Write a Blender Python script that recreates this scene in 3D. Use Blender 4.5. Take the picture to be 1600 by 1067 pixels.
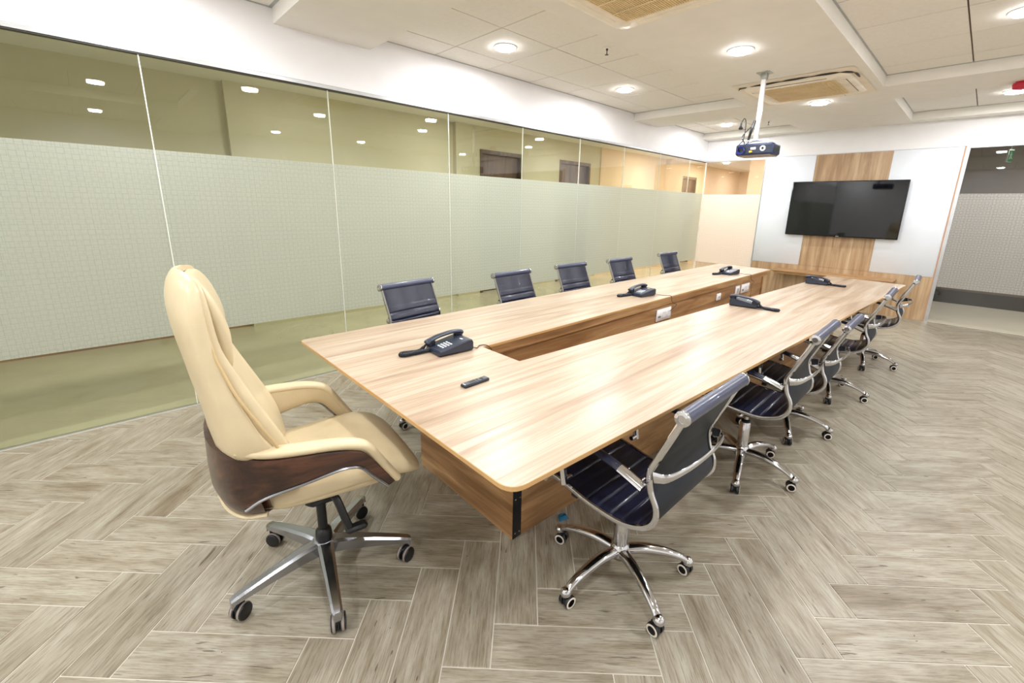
import bpy, math, random
from mathutils import Matrix, Vector
random.seed(7)
S = bpy.context.scene
COL = S.collection
PI = math.pi
for o in list(bpy.data.objects):
    bpy.data.objects.remove(o, do_unlink=True)

# ------------------------------------------------------------------ camera
CAMZ = 1.463
FPX, PPX, PPY = 685.80418608, 816.27290081, 493.21973596
R0 = (0.7189, -0.6948, 0.0211)
R1 = (-0.1532, -0.1879, -0.9702)
R2 = (0.6781, 0.6942, -0.2415)
def _n(v):
    return Vector(v).normalized()
f_ = _n(R2); r_ = _n(Vector(R0) - f_ * Vector(R0).dot(f_)); d_ = f_.cross(r_)
cam_d = bpy.data.cameras.new('camera')
cam = bpy.data.objects.new('camera', cam_d)
COL.objects.link(cam)
m = Matrix((( r_.x, -d_.x, -f_.x, 0), (r_.y, -d_.y, -f_.y, 0), (r_.z, -d_.z, -f_.z, CAMZ), (0, 0, 0, 1)))
cam.matrix_world = m
cam_d.sensor_fit = 'HORIZONTAL'
cam_d.sensor_width = 36
cam_d.lens = FPX * 36 / 1600
cam_d.shift_x = (800 - PPX) / 1600
cam_d.shift_y = (PPY - 533.5) / 1600
cam_d.clip_start = 0.03
S.camera = cam

# ------------------------------------------------------------------ world, light, exposure
S.view_settings.view_transform = 'Standard'
S.view_settings.look = 'None'
S.view_settings.gamma = 1
S.view_settings.exposure = -1.22
S.view_settings.use_curve_mapping = False
W = bpy.data.worlds.new('world'); S.world = W; W.use_nodes = True
W.node_tree.nodes['Background'].inputs[0].default_value = (0.9, 0.95, 1, 1)
W.node_tree.nodes['Background'].inputs[1].default_value = 0.3
ROOM_W = 52.0       # watts of a room downlight
HALL_W = 60.0
LAMP_RGB = (0.965, 0.98, 1.0)

# ------------------------------------------------------------------ node helpers
def s2l(c):
    return tuple(((x / 255) / 12.92 if x / 255 <= 0.04045 else ((x / 255 + 0.055) / 1.055) ** 2.4) for x in c) + (1,)
MATS = {}
def newmat(name):
    m = bpy.data.materials.new(name); m.use_nodes = True
    nt = m.node_tree; nt.nodes.clear()
    out = nt.nodes.new('ShaderNodeOutputMaterial')
    return m, nt, out
def N(nt, t, **kw):
    n = nt.nodes.new(t)
    for k, v in kw.items():
        if k.startswith('i_'):
            key = k[2:]
            key = int(key) if key.isdigit() else key.replace('_', ' ')
            n.inputs[key].default_value = v
        else:
            setattr(n, k, v)
    return n
def L(nt, a, ai, b, bi):
    nt.links.new(a.outputs[ai], b.inputs[bi])
def ramp(nt, stops, interp='LINEAR'):
    r = nt.nodes.new('ShaderNodeValToRGB'); r.color_ramp.interpolation = interp
    e = r.color_ramp.elements
    while len(e) < len(stops): e.new(0.5)
    for i, (p, c) in enumerate(stops):
        e[i].position = p; e[i].color = c
    return r
def plain(name, rgb, rough=0.5, metal=0.0, var=0.04, scale=6.0, bump=0.0, bscale=60, coat=0.0, spec=0.5, coord='Object'):
    """principled with a slight procedural mottling"""
    if name in MATS: return MATS[name]
    m, nt, out = newmat(name)
    p = N(nt, 'ShaderNodeBsdfPrincipled'); L(nt, p, 0, out, 0)
    p.inputs['Roughness'].default_value = rough; p.inputs['Metallic'].default_value = metal
    p.inputs['Specular IOR Level'].default_value = spec
    p.inputs['Coat Weight'].default_value = coat
    tc = N(nt, 'ShaderNodeTexCoord'); no = N(nt, 'ShaderNodeTexNoise'); no.inputs['Scale'].default_value = scale
    no.inputs['Detail'].default_value = 4
    L(nt, tc, coord, no, 'Vector')
    c = s2l(rgb)
    lo = tuple(max(0, x * (1 - var * 2)) for x in c[:3]) + (1,); hi = tuple(min(1, x * (1 + var * 2)) for x in c[:3]) + (1,)
    r = ramp(nt, [(0.3, lo), (0.7, hi)]); L(nt, no, 'Fac', r, 0); L(nt, r, 0, p, 'Base Color')
    if bump:
        n2 = N(nt, 'ShaderNodeTexNoise'); n2.inputs['Scale'].default_value = bscale; n2.inputs['Detail'].default_value = 3
        L(nt, tc, coord, n2, 'Vector')
        b = N(nt, 'ShaderNodeBump'); b.inputs['Strength'].default_value = bump; b.inputs['Distance'].default_value = 0.002
        L(nt, n2, 'Fac', b, 'Height'); L(nt, b, 0, p, 'Normal')
    MATS[name] = m
    return m
def emit(name, rgb, st):
    m, nt, out = newmat(name); e = N(nt, 'ShaderNodeEmission'); e.inputs[0].default_value = s2l(rgb); e.inputs[1].default_value = st
    L(nt, e, 0, out, 0); MATS[name] = m; return m

def laminate(name, cols, axis, rough=0.35, stretch=0.5, across=7.0, coat=0.0, fine=0.25):
    """wood laminate; the grain runs along axis (object coordinates)"""
    m, nt, out = newmat(name)
    p = N(nt, 'ShaderNodeBsdfPrincipled'); L(nt, p, 0, out, 0)
    p.inputs['Roughness'].default_value = rough; p.inputs['Coat Weight'].default_value = coat
    tc = N(nt, 'ShaderNodeTexCoord'); mp = N(nt, 'ShaderNodeMapping')
    sc = [across] * 3; sc[axis] = stretch
    mp.inputs['Scale'].default_value = sc
    L(nt, tc, 'Object', mp, 'Vector')
    w = N(nt, 'ShaderNodeTexNoise'); w.inputs['Scale'].default_value = 1.0; w.inputs['Detail'].default_value = 5; w.inputs['Distortion'].default_value = 0.9
    w.inputs['Roughness'].default_value = 0.62
    L(nt, mp, 0, w, 'Vector')
    r = ramp(nt, [(0.28, s2l(cols[0])), (0.45, s2l(cols[1])), (0.56, s2l(cols[2])), (0.72, s2l(cols[3]))]); L(nt, w, 'Fac', r, 0)
    # fine fibres
    mp2 = N(nt, 'ShaderNodeMapping'); sc2 = [across * 12] * 3; sc2[axis] = stretch * 3; mp2.inputs['Scale'].default_value = sc2
    L(nt, tc, 'Object', mp2, 'Vector')
    n2 = N(nt, 'ShaderNodeTexNoise'); n2.inputs['Scale'].default_value = 1.0; n2.inputs['Detail'].default_value = 3; L(nt, mp2, 0, n2, 'Vector')
    r2 = ramp(nt, [(0.35, (0.55, 0.5, 0.45, 1)), (0.6, (1, 1, 1, 1))]); L(nt, n2, 'Fac', r2, 0)
    mx = N(nt, 'ShaderNodeMix', data_type='RGBA', blend_type='MULTIPLY'); mx.inputs[0].default_value = fine
    L(nt, r, 0, mx, 6); L(nt, r2, 0, mx, 7)
    # broad rings: occasional cathedral streak
    mp3 = N(nt, 'ShaderNodeMapping'); sc3 = [across * 0.35] * 3; sc3[axis] = stretch * 0.8; mp3.inputs['Scale'].default_value = sc3
    mp3.inputs['Location'].default_value = (3.1, 1.7, 0.4)
    L(nt, tc, 'Object', mp3, 'Vector')
    wv = N(nt, 'ShaderNodeTexNoise'); wv.inputs['Scale'].default_value = 1; wv.inputs['Detail'].default_value = 1; L(nt, mp3, 0, wv, 'Vector')
    mm = N(nt, 'ShaderNodeMath', operation='MULTIPLY'); mm.inputs[1].default_value = 26; L(nt, wv, 'Fac', mm, 0)
    fr = N(nt, 'ShaderNodeMath', operation='SINE'); L(nt, mm, 0, fr, 0)
    r3 = ramp(nt, [(0.0, (1, 1, 1, 1)), (0.75, (1, 1, 1, 1)), (1.0, (0.72, 0.66, 0.6, 1))]); L(nt, fr, 0, r3, 0)
    mx2 = N(nt, 'ShaderNodeMix', data_type='RGBA', blend_type='MULTIPLY'); mx2.inputs[0].default_value = 0.45
    L(nt, mx, 2, mx2, 6); L(nt, r3, 0, mx2, 7); L(nt, mx2, 2, p, 'Base Color')
    MATS[name] = m
    return m

def floor_mat(name, island):
    m, nt, out = newmat(name)
    p = N(nt, 'ShaderNodeBsdfPrincipled'); L(nt, p, 0, out, 0)
    uv = N(nt, 'ShaderNodeUVMap'); uv.uv_map = 'UVMap'
    if island:
        g = N(nt, 'ShaderNodeNewGeometry'); rnd = (g, 'Random Per Island')
    else:
        g = N(nt, 'ShaderNodeObjectInfo'); rnd = (g, 'Random')
    k = N(nt, 'ShaderNodeMath', operation='MULTIPLY'); k.inputs[1].default_value = 57.0; L(nt, rnd[0], rnd[1], k, 0)
    cb = N(nt, 'ShaderNodeCombineXYZ'); L(nt, k, 0, cb, 0); L(nt, k, 0, cb, 1); L(nt, k, 0, cb, 2)
    ad = N(nt, 'ShaderNodeVectorMath', operation='ADD'); L(nt, uv, 0, ad, 0); L(nt, cb, 0, ad, 1)
    def noise(sx, sy, det, dist=0.0, rough=0.55):
        mp = N(nt, 'ShaderNodeMapping'); mp.inputs['Scale'].default_value = (sx, sy, 1); L(nt, ad, 0, mp, 'Vector')
        n = N(nt, 'ShaderNodeTexNoise'); n.inputs['Scale'].default_value = 1; n.inputs['Detail'].default_value = det
        n.inputs['Distortion'].default_value = dist; n.inputs['Roughness'].default_value = rough
        L(nt, mp, 0, n, 'Vector'); return n
    a = noise(3.6, 22, 8, 0.4, 0.68)
    ra = ramp(nt, [(0.28, s2l((132, 121, 102))), (0.45, s2l((156, 147, 129))), (0.6, s2l((170, 163, 147))), (0.78, s2l((184, 178, 166)))]); L(nt, a, 'Fac', ra, 0)
    b = noise(12, 210, 5, 0, 0.65)
    rb = ramp(nt, [(0.36, (0.52, 0.48, 0.43, 1)), (0.53, (1, 1, 1, 1))]); L(nt, b, 'Fac', rb, 0)
    mx = N(nt, 'ShaderNodeMix', data_type='RGBA', blend_type='MULTIPLY'); mx.inputs[0].default_value = 0.7
    L(nt, ra, 0, mx, 6); L(nt, rb, 0, mx, 7)
    # dark cracks and knots
    c = noise(4.5, 42, 3, 1.6, 0.5)
    rc = ramp(nt, [(0.285, (0.22, 0.17, 0.13, 1)), (0.318, (1, 1, 1, 1))]); L(nt, c, 'Fac', rc, 0)
    mx2 = N(nt, 'ShaderNodeMix', data_type='RGBA', blend_type='MULTIPLY'); mx2.inputs[0].default_value = 0.8
    L(nt, mx, 2, mx2, 6); L(nt, rc, 0, mx2, 7)
    d = noise(2.2, 7, 3, 0.6)
    rd = ramp(nt, [(0.27, (0.62, 0.52, 0.40, 1)), (0.40, (1, 1, 1, 1))]); L(nt, d, 'Fac', rd, 0)
    mx3 = N(nt, 'ShaderNodeMix', data_type='RGBA', blend_type='MULTIPLY'); mx3.inputs[0].default_value = 0.6
    L(nt, mx2, 2, mx3, 6); L(nt, rd, 0, mx3, 7)
    # plank to plank tone
    rt = ramp(nt, [(0.0, (0.86, 0.85, 0.83, 1)), (0.5, (0.97, 0.96, 0.95, 1)), (1.0, (1, 1, 1, 1))]); L(nt, rnd[0], rnd[1], rt, 0)
    mx4 = N(nt, 'ShaderNodeMix', data_type='RGBA', blend_type='MULTIPLY'); mx4.inputs[0].default_value = 1
    L(nt, mx3, 2, mx4, 6); L(nt, rt, 0, mx4, 7); L(nt, mx4, 2, p, 'Base Color')
    p.inputs['Roughness'].default_value = 0.38
    p.inputs['Specular IOR Level'].default_value = 0.45
    bm = N(nt, 'ShaderNodeBump'); bm.inputs['Strength'].default_value = 0.25; bm.inputs['Distance'].default_value = 0.001
    L(nt, b, 'Fac', bm, 'Height'); L(nt, bm, 0, p, 'Normal')
    MATS[name] = m; return m

def front_fresnel(nt, ior, k):
    # a pane is two faces: put both reflections on the face the ray meets first
    fr = N(nt, 'ShaderNodeFresnel'); fr.inputs['IOR'].default_value = ior
    ge = N(nt, 'ShaderNodeNewGeometry')
    cl = N(nt, 'ShaderNodeMath', operation='MULTIPLY'); cl.use_clamp = True; L(nt, fr, 0, cl, 0)
    iv = N(nt, 'ShaderNodeMath', operation='SUBTRACT'); iv.inputs[0].default_value = 1.0; L(nt, ge, 'Backfacing', iv, 1)
    km = N(nt, 'ShaderNodeMath', operation='MULTIPLY'); km.inputs[1].default_value = k; L(nt, iv, 0, km, 0)
    L(nt, km, 0, cl, 1)
    return cl
def glass_mat(name, tint, gain=1.0):
    m, nt, out = newmat(name)
    t = N(nt, 'ShaderNodeBsdfTransparent'); t.inputs[0].default_value = tint
    g = N(nt, 'ShaderNodeBsdfGlossy'); g.inputs['Roughness'].default_value = 0.0; g.inputs[0].default_value = (gain, gain, gain, 1)
    fr = front_fresnel(nt, 1.52, 1.7)
    mx = N(nt, 'ShaderNodeMixShader'); L(nt, fr, 0, mx, 0); L(nt, t, 0, mx, 1); L(nt, g, 0, mx, 2); L(nt, mx, 0, out, 0)
    MATS[name] = m; return m

def film_mat(name, ax, clear, ca, cb_):
    """frosted film with clear outlines of small overlapping squares; ax = horizontal object axis"""
    m, nt, out = newmat(name)
    tc = N(nt, 'ShaderNodeTexCoord'); sp = N(nt, 'ShaderNodeSeparateXYZ'); L(nt, tc, 'Object', sp, 0)
    # wobble so the outlines break up like the printed pattern
    def brick(u, v, off, width, row, mort):
        c = N(nt, 'ShaderNodeCombineXYZ'); L(nt, sp, u, c, 0); L(nt, sp, v, c, 1)
        mp = N(nt, 'ShaderNodeMapping'); mp.inputs['Location'].default_value = (off, off * 0.7, 0); L(nt, c, 0, mp, 'Vector')
        b = N(nt, 'ShaderNodeTexBrick'); b.offset = 0.35; b.offset_frequency = 2; b.squash = 1
        b.inputs['Scale'].default_value = 1; b.inputs['Mortar Size'].default_value = mort; b.inputs['Mortar Smooth'].default_value = 0
        b.inputs['Brick Width'].default_value = width; b.inputs['Row Height'].default_value = row
        L(nt, mp, 0, b, 'Vector'); return b
    b1 = brick(ax, 2, 0.0, 0.036, 0.031, 0.0009)
    b2 = brick(2, ax, 0.013, 0.036, 0.031, 0.0009)
    mxm = N(nt, 'ShaderNodeMath', operation='MAXIMUM'); L(nt, b1, 'Fac', mxm, 0); L(nt, b2, 'Fac', mxm, 1)
    vis = N(nt, 'ShaderNodeMath', operation='MULTIPLY'); vis.inputs[1].default_value = clear; L(nt, mxm, 0, vis, 0)
    ad = N(nt, 'ShaderNodeMath', operation='ADD'); ad.inputs[1].default_value = 0.03; L(nt, vis, 0, ad, 0)
    df = N(nt, 'ShaderNodeBsdfDiffuse'); df.inputs[0].default_value = s2l(ca)
    tr = N(nt, 'ShaderNodeBsdfTranslucent'); tr.inputs[0].default_value = s2l(cb_)
    a = N(nt, 'ShaderNodeMixShader'); a.inputs[0].default_value = 0.5; L(nt, df, 0, a, 1); L(nt, tr, 0, a, 2)
    t = N(nt, 'ShaderNodeBsdfTransparent'); t.inputs[0].default_value = (0.97, 0.97, 0.97, 1)
    b = N(nt, 'ShaderNodeMixShader'); L(nt, ad, 0, b, 0); L(nt, a, 0, b, 1); L(nt, t, 0, b, 2)
    g = N(nt, 'ShaderNodeBsdfGlossy'); g.inputs['Roughness'].default_value = 0.25
    fr = front_fresnel(nt, 1.3, 0.6)
    c = N(nt, 'ShaderNodeMixShader'); L(nt, fr, 0, c, 0); L(nt, b, 0, c, 1); L(nt, g, 0, c, 2)
    L(nt, c, 0, out, 0); MATS[name] = m; return m

# materials
M_WALL = plain('white_paint', (243, 242, 243), 0.55, var=0.008)
M_CEIL = plain('cream_ceiling_paint', (240, 236, 228), 0.7, var=0.01)
M_TILE = plain('ceiling_tile_face', (240, 235, 226), 0.75, var=0.012, scale=30, bump=0.15, bscale=220)
M_GRID = plain('ceiling_grid_brown', (120, 100, 78), 0.8)  # brown of the backing in the tile joints
M_TRIM = plain('grey_metal_trim', (175, 178, 172), 0.4, metal=0.3)
M_ALU = plain('satin_aluminium', (212, 214, 216), 0.3, metal=0.85)
M_SEAL = plain('dark_seal', (48, 44, 38), 0.5)
M_JOINT = plain('silicone_joint', (226, 226, 216), 0.35)
M_GLASS = glass_mat('green_glass', (0.885, 0.905, 0.835, 1), 1.0)
M_GLASS2 = glass_mat('clear_grey_glass', (0.87, 0.87, 0.85, 1))
M_FILM = film_mat('frosted_film_side', 0, 0.25, (204, 207, 196), (210, 216, 204))
M_FILM2 = film_mat('frosted_film_front', 1, 0.55, (196, 193, 188), (214, 208, 200))
M_FILM3 = film_mat('frosted_film_lobby_lit', 1, 0.2, (232, 226, 218), (240, 232, 222))  # same film, whitened to paint in the lobby light behind it
M_GROUT = plain('pale_grout', (206, 200, 186), 0.8)
M_FLOOR = floor_mat('wood_look_plank', False)
M_FLOORI = floor_mat('wood_look_plank_far', True)
M_HALLFLOOR = plain('hall_tile_floor', (212, 204, 184), 0.25, var=0.05, scale=1.2)
M_HALLWALL = plain('hall_wall_cream', (214, 204, 176), 0.7, var=0.01)
M_HALLWALL2 = plain('hall_wall_peach', (238, 212, 180), 0.7, var=0.01)
M_DARKWALL = plain('grey_office_wall', (112, 103, 92), 0.6, var=0.04, scale=3)
M_DARKBASE = plain('charcoal_skirting', (52, 50, 50), 0.4)
TOPC = [(156, 131, 108), (178, 156, 133), (190, 172, 151), (199, 184, 167)]  # base laminate bleached to paint in the light reflected off the top
M_TOP = laminate('walnut_top_sheen_paled', TOPC, 0, rough=0.33, stretch=0.6, across=12.0, fine=0.35)
M_EDGE = plain('table_edge_band', (196, 156, 104), 0.4, var=0.05)
BODC = [(128, 92, 58), (160, 120, 80), (182, 142, 98), (201, 165, 120)]
M_BODX = laminate('walnut_panel_lengthwise', BODC, 0, rough=0.4, stretch=0.8, across=11.0, fine=0.35)
M_BODY = laminate('walnut_panel_crosswise', BODC, 1, rough=0.4, stretch=0.8, across=11.0, fine=0.35)
WALC = [(146, 114, 82), (178, 146, 110), (194, 164, 128), (210, 184, 150)]
M_WALLWOOD = laminate('walnut_wall_panel', WALC, 2, rough=0.4, stretch=0.6, across=9.0, fine=0.3)
M_BOARD = plain('white_lacquered_glass', (238, 243, 250), 0.02, var=0.004, coat=0.3)
M_COPPER = plain('brown_edge_strip', (196, 152, 120), 0.4)
M_CHROME = plain('polished_chrome', (205, 205, 208), 0.09, metal=1.0, var=0.01)
M_ALUBASE = plain('brushed_aluminium_base', (170, 172, 178), 0.24, metal=1.0, var=0.03)
M_BLKLEA = plain('black_ribbed_leather', (26, 30, 52), 0.3, var=0.1, scale=20, bump=0.25, bscale=260, coat=0.25)
M_NET = plain('black_back_fabric', (14, 22, 34), 0.55, var=0.1, bump=0.3, bscale=500)
M_ROLL = plain('glossy_vinyl_roll', (62, 67, 90), 0.32, var=0.04, coat=0.2)
M_PAD = plain('glossy_black_arm_pad', (34, 38, 56), 0.25, var=0.04, coat=0.5)
M_BLKPLA = plain('black_plastic', (20, 21, 24), 0.35, var=0.05)
M_RIM = plain('white_wheel_rim', (226, 216, 204), 0.4)
M_RIMG = plain('grey_wheel_rim', (150, 140, 132), 0.4)
M_CREAM = plain('cream_leather', (208, 190, 154), 0.4, var=0.03, scale=9, bump=0.18, bscale=180, coat=0.08)
M_CREAM2 = plain('cream_leather_piping', (198, 172, 126), 0.45)
M_WALNUT = laminate('dark_walnut_veneer', [(30, 16, 12), (56, 32, 22), (78, 46, 32), (104, 66, 46)], 0, rough=0.3, stretch=2.5, across=16, coat=0.3, fine=0.4)
M_PHONE = plain('phone_charcoal_plastic', (40, 46, 62), 0.35, var=0.04)
M_PHONE2 = plain('phone_dark_plastic', (26, 30, 42), 0.3, var=0.04)
M_KEY = plain('phone_key_grey', (206, 210, 214), 0.5)
M_SCREEN = plain('tv_screen_glass', (6, 7, 10), 0.04, var=0.0, spec=0.6)
M_BEZEL = plain('tv_bezel', (14, 14, 17), 0.25)
M_PROJ = plain('projector_navy_shell', (44, 56, 92), 0.4, var=0.05)
M_PROJB = plain('projector_underside', (150, 136, 122), 0.5)
M_WHITE = plain('white_metal', (240, 240, 240), 0.35)
M_SOCK = plain('white_socket_plastic', (238, 238, 240), 0.3)
M_PATCH = plain('ceiling_patch', (242, 230, 212), 0.7)
M_ACP = plain('air_unit_cream_plastic', (246, 236, 218), 0.4)
M_ACG = plain('air_unit_khaki_grille', (238, 216, 172), 0.6)
M_BROWNCABLE = plain('brown_cable', (78, 52, 32), 0.5)
M_RED = plain('red_plastic', (196, 28, 58), 0.35)
M_GREEN = emit('exit_sign_green', (40, 170, 90), 0.9)
M_SIGNW = emit('exit_sign_white', (235, 245, 238), 0.9)
M_BLUE = plain('blue_plastic', (22, 96, 130), 0.5)
M_YEL = plain('yellow_plug', (226, 196, 50), 0.4)
M_LAMP = emit('lamp_diffuser', (250, 251, 255), 130.0)
M_DOOR = laminate('hall_door_walnut', [(60, 40, 28), (92, 66, 48), (112, 82, 60), (134, 102, 76)], 2, rough=0.35, stretch=0.7, across=9)
M_BLUEC = plain('blue_cable_loop', (34, 44, 120), 0.4)

# ------------------------------------------------------------------ mesh builder
def crom(pts, n):
    """Catmull-Rom through tuples of any length, n samples per span"""
    P = [tuple(map(float, p)) for p in pts]
    P = [tuple(2 * a - b for a, b in zip(P[0], P[1]))] + P + [tuple(2 * a - b for a, b in zip(P[-1], P[-2]))]
    out = []
    for i in range(1, len(P) - 2):
        for k in range(n):
            t = k / n
            out.append(tuple(0.5 * ((2 * b) + (c - a) * t + (2 * a - 5 * b + 4 * c - d) * t * t + (-a + 3 * b - 3 * c + d) * t ** 3)
                             for a, b, c, d in zip(P[i - 1], P[i], P[i + 1], P[i + 2])))
    out.append(P[-2])
    return out
class MB:
    def __init__(s): s.v = []; s.f = []; s.mi = []; s.T = Matrix.Identity(4)
    def add(s, vs, fs, mi=0):
        o = len(s.v); s.v += [tuple(s.T @ Vector(p)) for p in vs]
        s.f += [tuple(i + o for i in q) for q in fs]; s.mi += [mi] * len(fs)
    def box(s, a, b, bev=0.0, mi=0):
        x0, y0, z0 = [min(p, q) for p, q in zip(a, b)]; x1, y1, z1 = [max(p, q) for p, q in zip(a, b)]
        if not bev:
            s.add([(x0, y0, z0), (x1, y0, z0), (x1, y1, z0), (x0, y1, z0), (x0, y0, z1), (x1, y0, z1), (x1, y1, z1), (x0, y1, z1)],
                  [(0, 3, 2, 1), (4, 5, 6, 7), (0, 1, 5, 4), (1, 2, 6, 5), (2, 3, 7, 6), (3, 0, 4, 7)], mi); return
        c = bev
        def ring(z, d):
            return [(x0 + c + d, y0 + d, z), (x1 - c - d, y0 + d, z), (x1 - d, y0 + c + d, z), (x1 - d, y1 - c - d, z),
                    (x1 - c - d, y1 - d, z), (x0 + c + d, y1 - d, z), (x0 + d, y1 - c - d, z), (x0 + d, y0 + c + d, z)]
        s.rings([ring(z0, c * 0.6), ring(z0 + c, 0), ring(z1 - c, 0), ring(z1, c * 0.6)], mi=mi)
    def rings(s, R, closed=True, cap=True, mi=0, loop=False):
        n = len(R[0]); vs = [p for r in R for p in r]; fs = []
        m = len(R)
        for i in range(m if loop else m - 1):
            j = (i + 1) % m
            for k in range(n if closed else n - 1):
                q = (k + 1) % n
                fs.append((i * n + k, i * n + q, j * n + q, j * n + k))
        if cap and closed and not loop:
            fs.append(tuple(reversed(range(n)))); fs.append(tuple(range((m - 1) * n, m * n)))
        s.add(vs, fs, mi)
    def tube(s, path, r, n=8, mi=0, loop=False, cap=True, flat=None, up=None):
        """tube along path; r number or list; flat = (axis vector, scale) squashes the section along the other axis"""
        P = [Vector(p) for p in path]; R = []
        m = len(P); prev = None
        for i, p in enumerate(P):
            a = P[i - 1] if (i or loop) else P[0]; b = P[(i + 1) % m] if (i < m - 1 or loop) else P[-1]
            t = (b - a).normalized()
            if up is not None: u = Vector(up) - t * t.dot(Vector(up)); u.normalize()
            else:
                if prev is None:
                    u = t.orthogonal().normalized()
                else:
                    u = prev - t * prev.dot(t); u.normalize()
                prev = u
            w = t.cross(u)
            rr = r[i] if isinstance(r, (list, tuple)) else r
            ru, rw = (rr if not isinstance(rr, tuple) else rr[0]), (rr if not isinstance(rr, tuple) else rr[1])
            R.append([tuple(p + u * (ru * math.cos(2 * PI * k / n)) + w * (rw * math.sin(2 * PI * k / n))) for k in range(n)])
        s.rings(R, cap=cap, mi=mi, loop=loop)
    def lathe(s, prof, n=20, mi=0, ctr=(0, 0, 0), axis='z', cap=True):
        R = []
        for r, h in prof:
            ring = []
            for k in range(n):
                a = 2 * PI * k / n; x, y, z = r * math.cos(a), r * math.sin(a), h
                if axis == 'x': x, y, z = h, r * math.cos(a), r * math.sin(a)
                if axis == 'y': x, y, z = r * math.sin(a), h, r * math.cos(a)
                ring.append((ctr[0] + x, ctr[1] + y, ctr[2] + z))
            R.append(ring)
        s.rings(R, cap=cap, mi=mi)
    def sph(s, c, r, n=12, m=8, mi=0, sc=(1, 1, 1)):
        R = []
        for i in range(m + 1):
            t = PI * i / m; rr = max(math.sin(t), 0.02)
            R.append([(c[0] + r * sc[0] * rr * math.cos(2 * PI * k / n), c[1] + r * sc[1] * rr * math.sin(2 * PI * k / n), c[2] - r * sc[2] * math.cos(t)) for k in range(n)])
        s.rings(R, mi=mi)
    def prism(s, poly, z0, z1, mi=0, bev=0.0):
        n = len(poly)
        if not bev:
            s.rings([[(x, y, z0) for x, y in poly], [(x, y, z1) for x, y in poly]], mi=mi)
    def build(s, name, mats, parent=None, smooth=True, ang=40, loc=None):
        me = bpy.data.meshes.new(name); me.from_pydata(s.v, [], s.f)
        if not isinstance(mats, (list, tuple)): mats = [mats]
        for m in mats: me.materials.append(m)
        if len(mats) > 1: me.polygons.foreach_set('material_index', s.mi)
        import bmesh
        b = bmesh.new(); b.from_mesh(me); bmesh.ops.recalc_face_normals(b, faces=b.faces); b.to_mesh(me); b.free()
        if smooth:
            me.shade_smooth(); me.set_sharp_from_angle(angle=math.radians(ang))
        me.update()
        o = bpy.data.objects.new(name, me); COL.objects.link(o)
        if parent: o.parent = parent
        if loc: o.location = loc
        return o
def tag(o, label=None, cat=None, group=None, kind=None):
    if label: o['label'] = label
    if cat: o['category'] = cat
    if group: o['group'] = group
    if kind: o['kind'] = kind
    return o
def empty(name, loc=(0, 0, 0), rz=0.0, **kw):
    o = bpy.data.objects.new(name, None); COL.objects.link(o)
    o.empty_display_size = 0.1; o.location = loc; o.rotation_euler = (0, 0, rz)
    return tag(o, **kw)
KIDS = {}
def kids(o): return [c for c in bpy.data.objects if c.parent == o]
def copy_tree(o, parent=None, table=None):
    if table is None:
        table = {}
        for c in bpy.data.objects:
            if c.parent: table.setdefault(c.parent.name, []).append(c)
    c = o.copy(); COL.objects.link(c); c.parent = parent
    for ch in table.get(o.name, []): copy_tree(ch, c, table)
    return c
def bx(name, a, b, mat, parent=None, bev=0.0, label=None, kind=None):
    mb = MB(); mb.box(a, b, bev); o = mb.build(name, mat, parent, smooth=bool(bev))
    return tag(o, label, kind=kind)

# ================================================================== SETTING
XW = 8.34; YG = 3.786; XB = -2.2; YR = -3.3
ZS = 2.685; ZT = 2.787
# ---- floor: herringbone of wood-look planks
floor = empty('floor', kind='structure')
bx('grout_bed', (XB - 0.1, YR - 0.1, -0.06), (XW, YG, -0.0022), M_GROUT, floor)
PW, PL, GAP = 0.1597, 0.5615, 0.0042
OX, OY = 0.050, 0.056
rt2 = math.sqrt(0.5)
def uvw(u, v):   # plank frame -> world
    return (OX + (u + v) * rt2 * (0.2228 / (PW * 2 * rt2)), OY + (v - u) * rt2)
def clip(poly, x0, x1, y0, y1):
    def cl(P, f, g):
        out = []
        for i in range(len(P)):
            a, b = P[i], P[(i + 1) % len(P)]
            fa, fb = f(a), f(b)
            if fa >= 0: out.append(a)
            if (fa >= 0) != (fb >= 0):
                t = fa / (fa - fb); out.append(tuple(p + (q - p) * t for p, q in zip(a, b)))
        return out
    for f in (lambda p: p[0] - x0, lambda p: x1 - p[0], lambda p: p[1] - y0, lambda p: y1 - p[1]):
        if len(poly) < 3: return []
        poly = cl(poly, f, None)
    return poly
def project(P):
    v = Vector(P) - Vector((0, 0, CAMZ)); z = v.dot(f_)
    if z < 0.12: return None
    return (FPX * v.dot(r_) / z + PPX, FPX * v.dot(d_) / z + PPY)
planks = []
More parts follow.
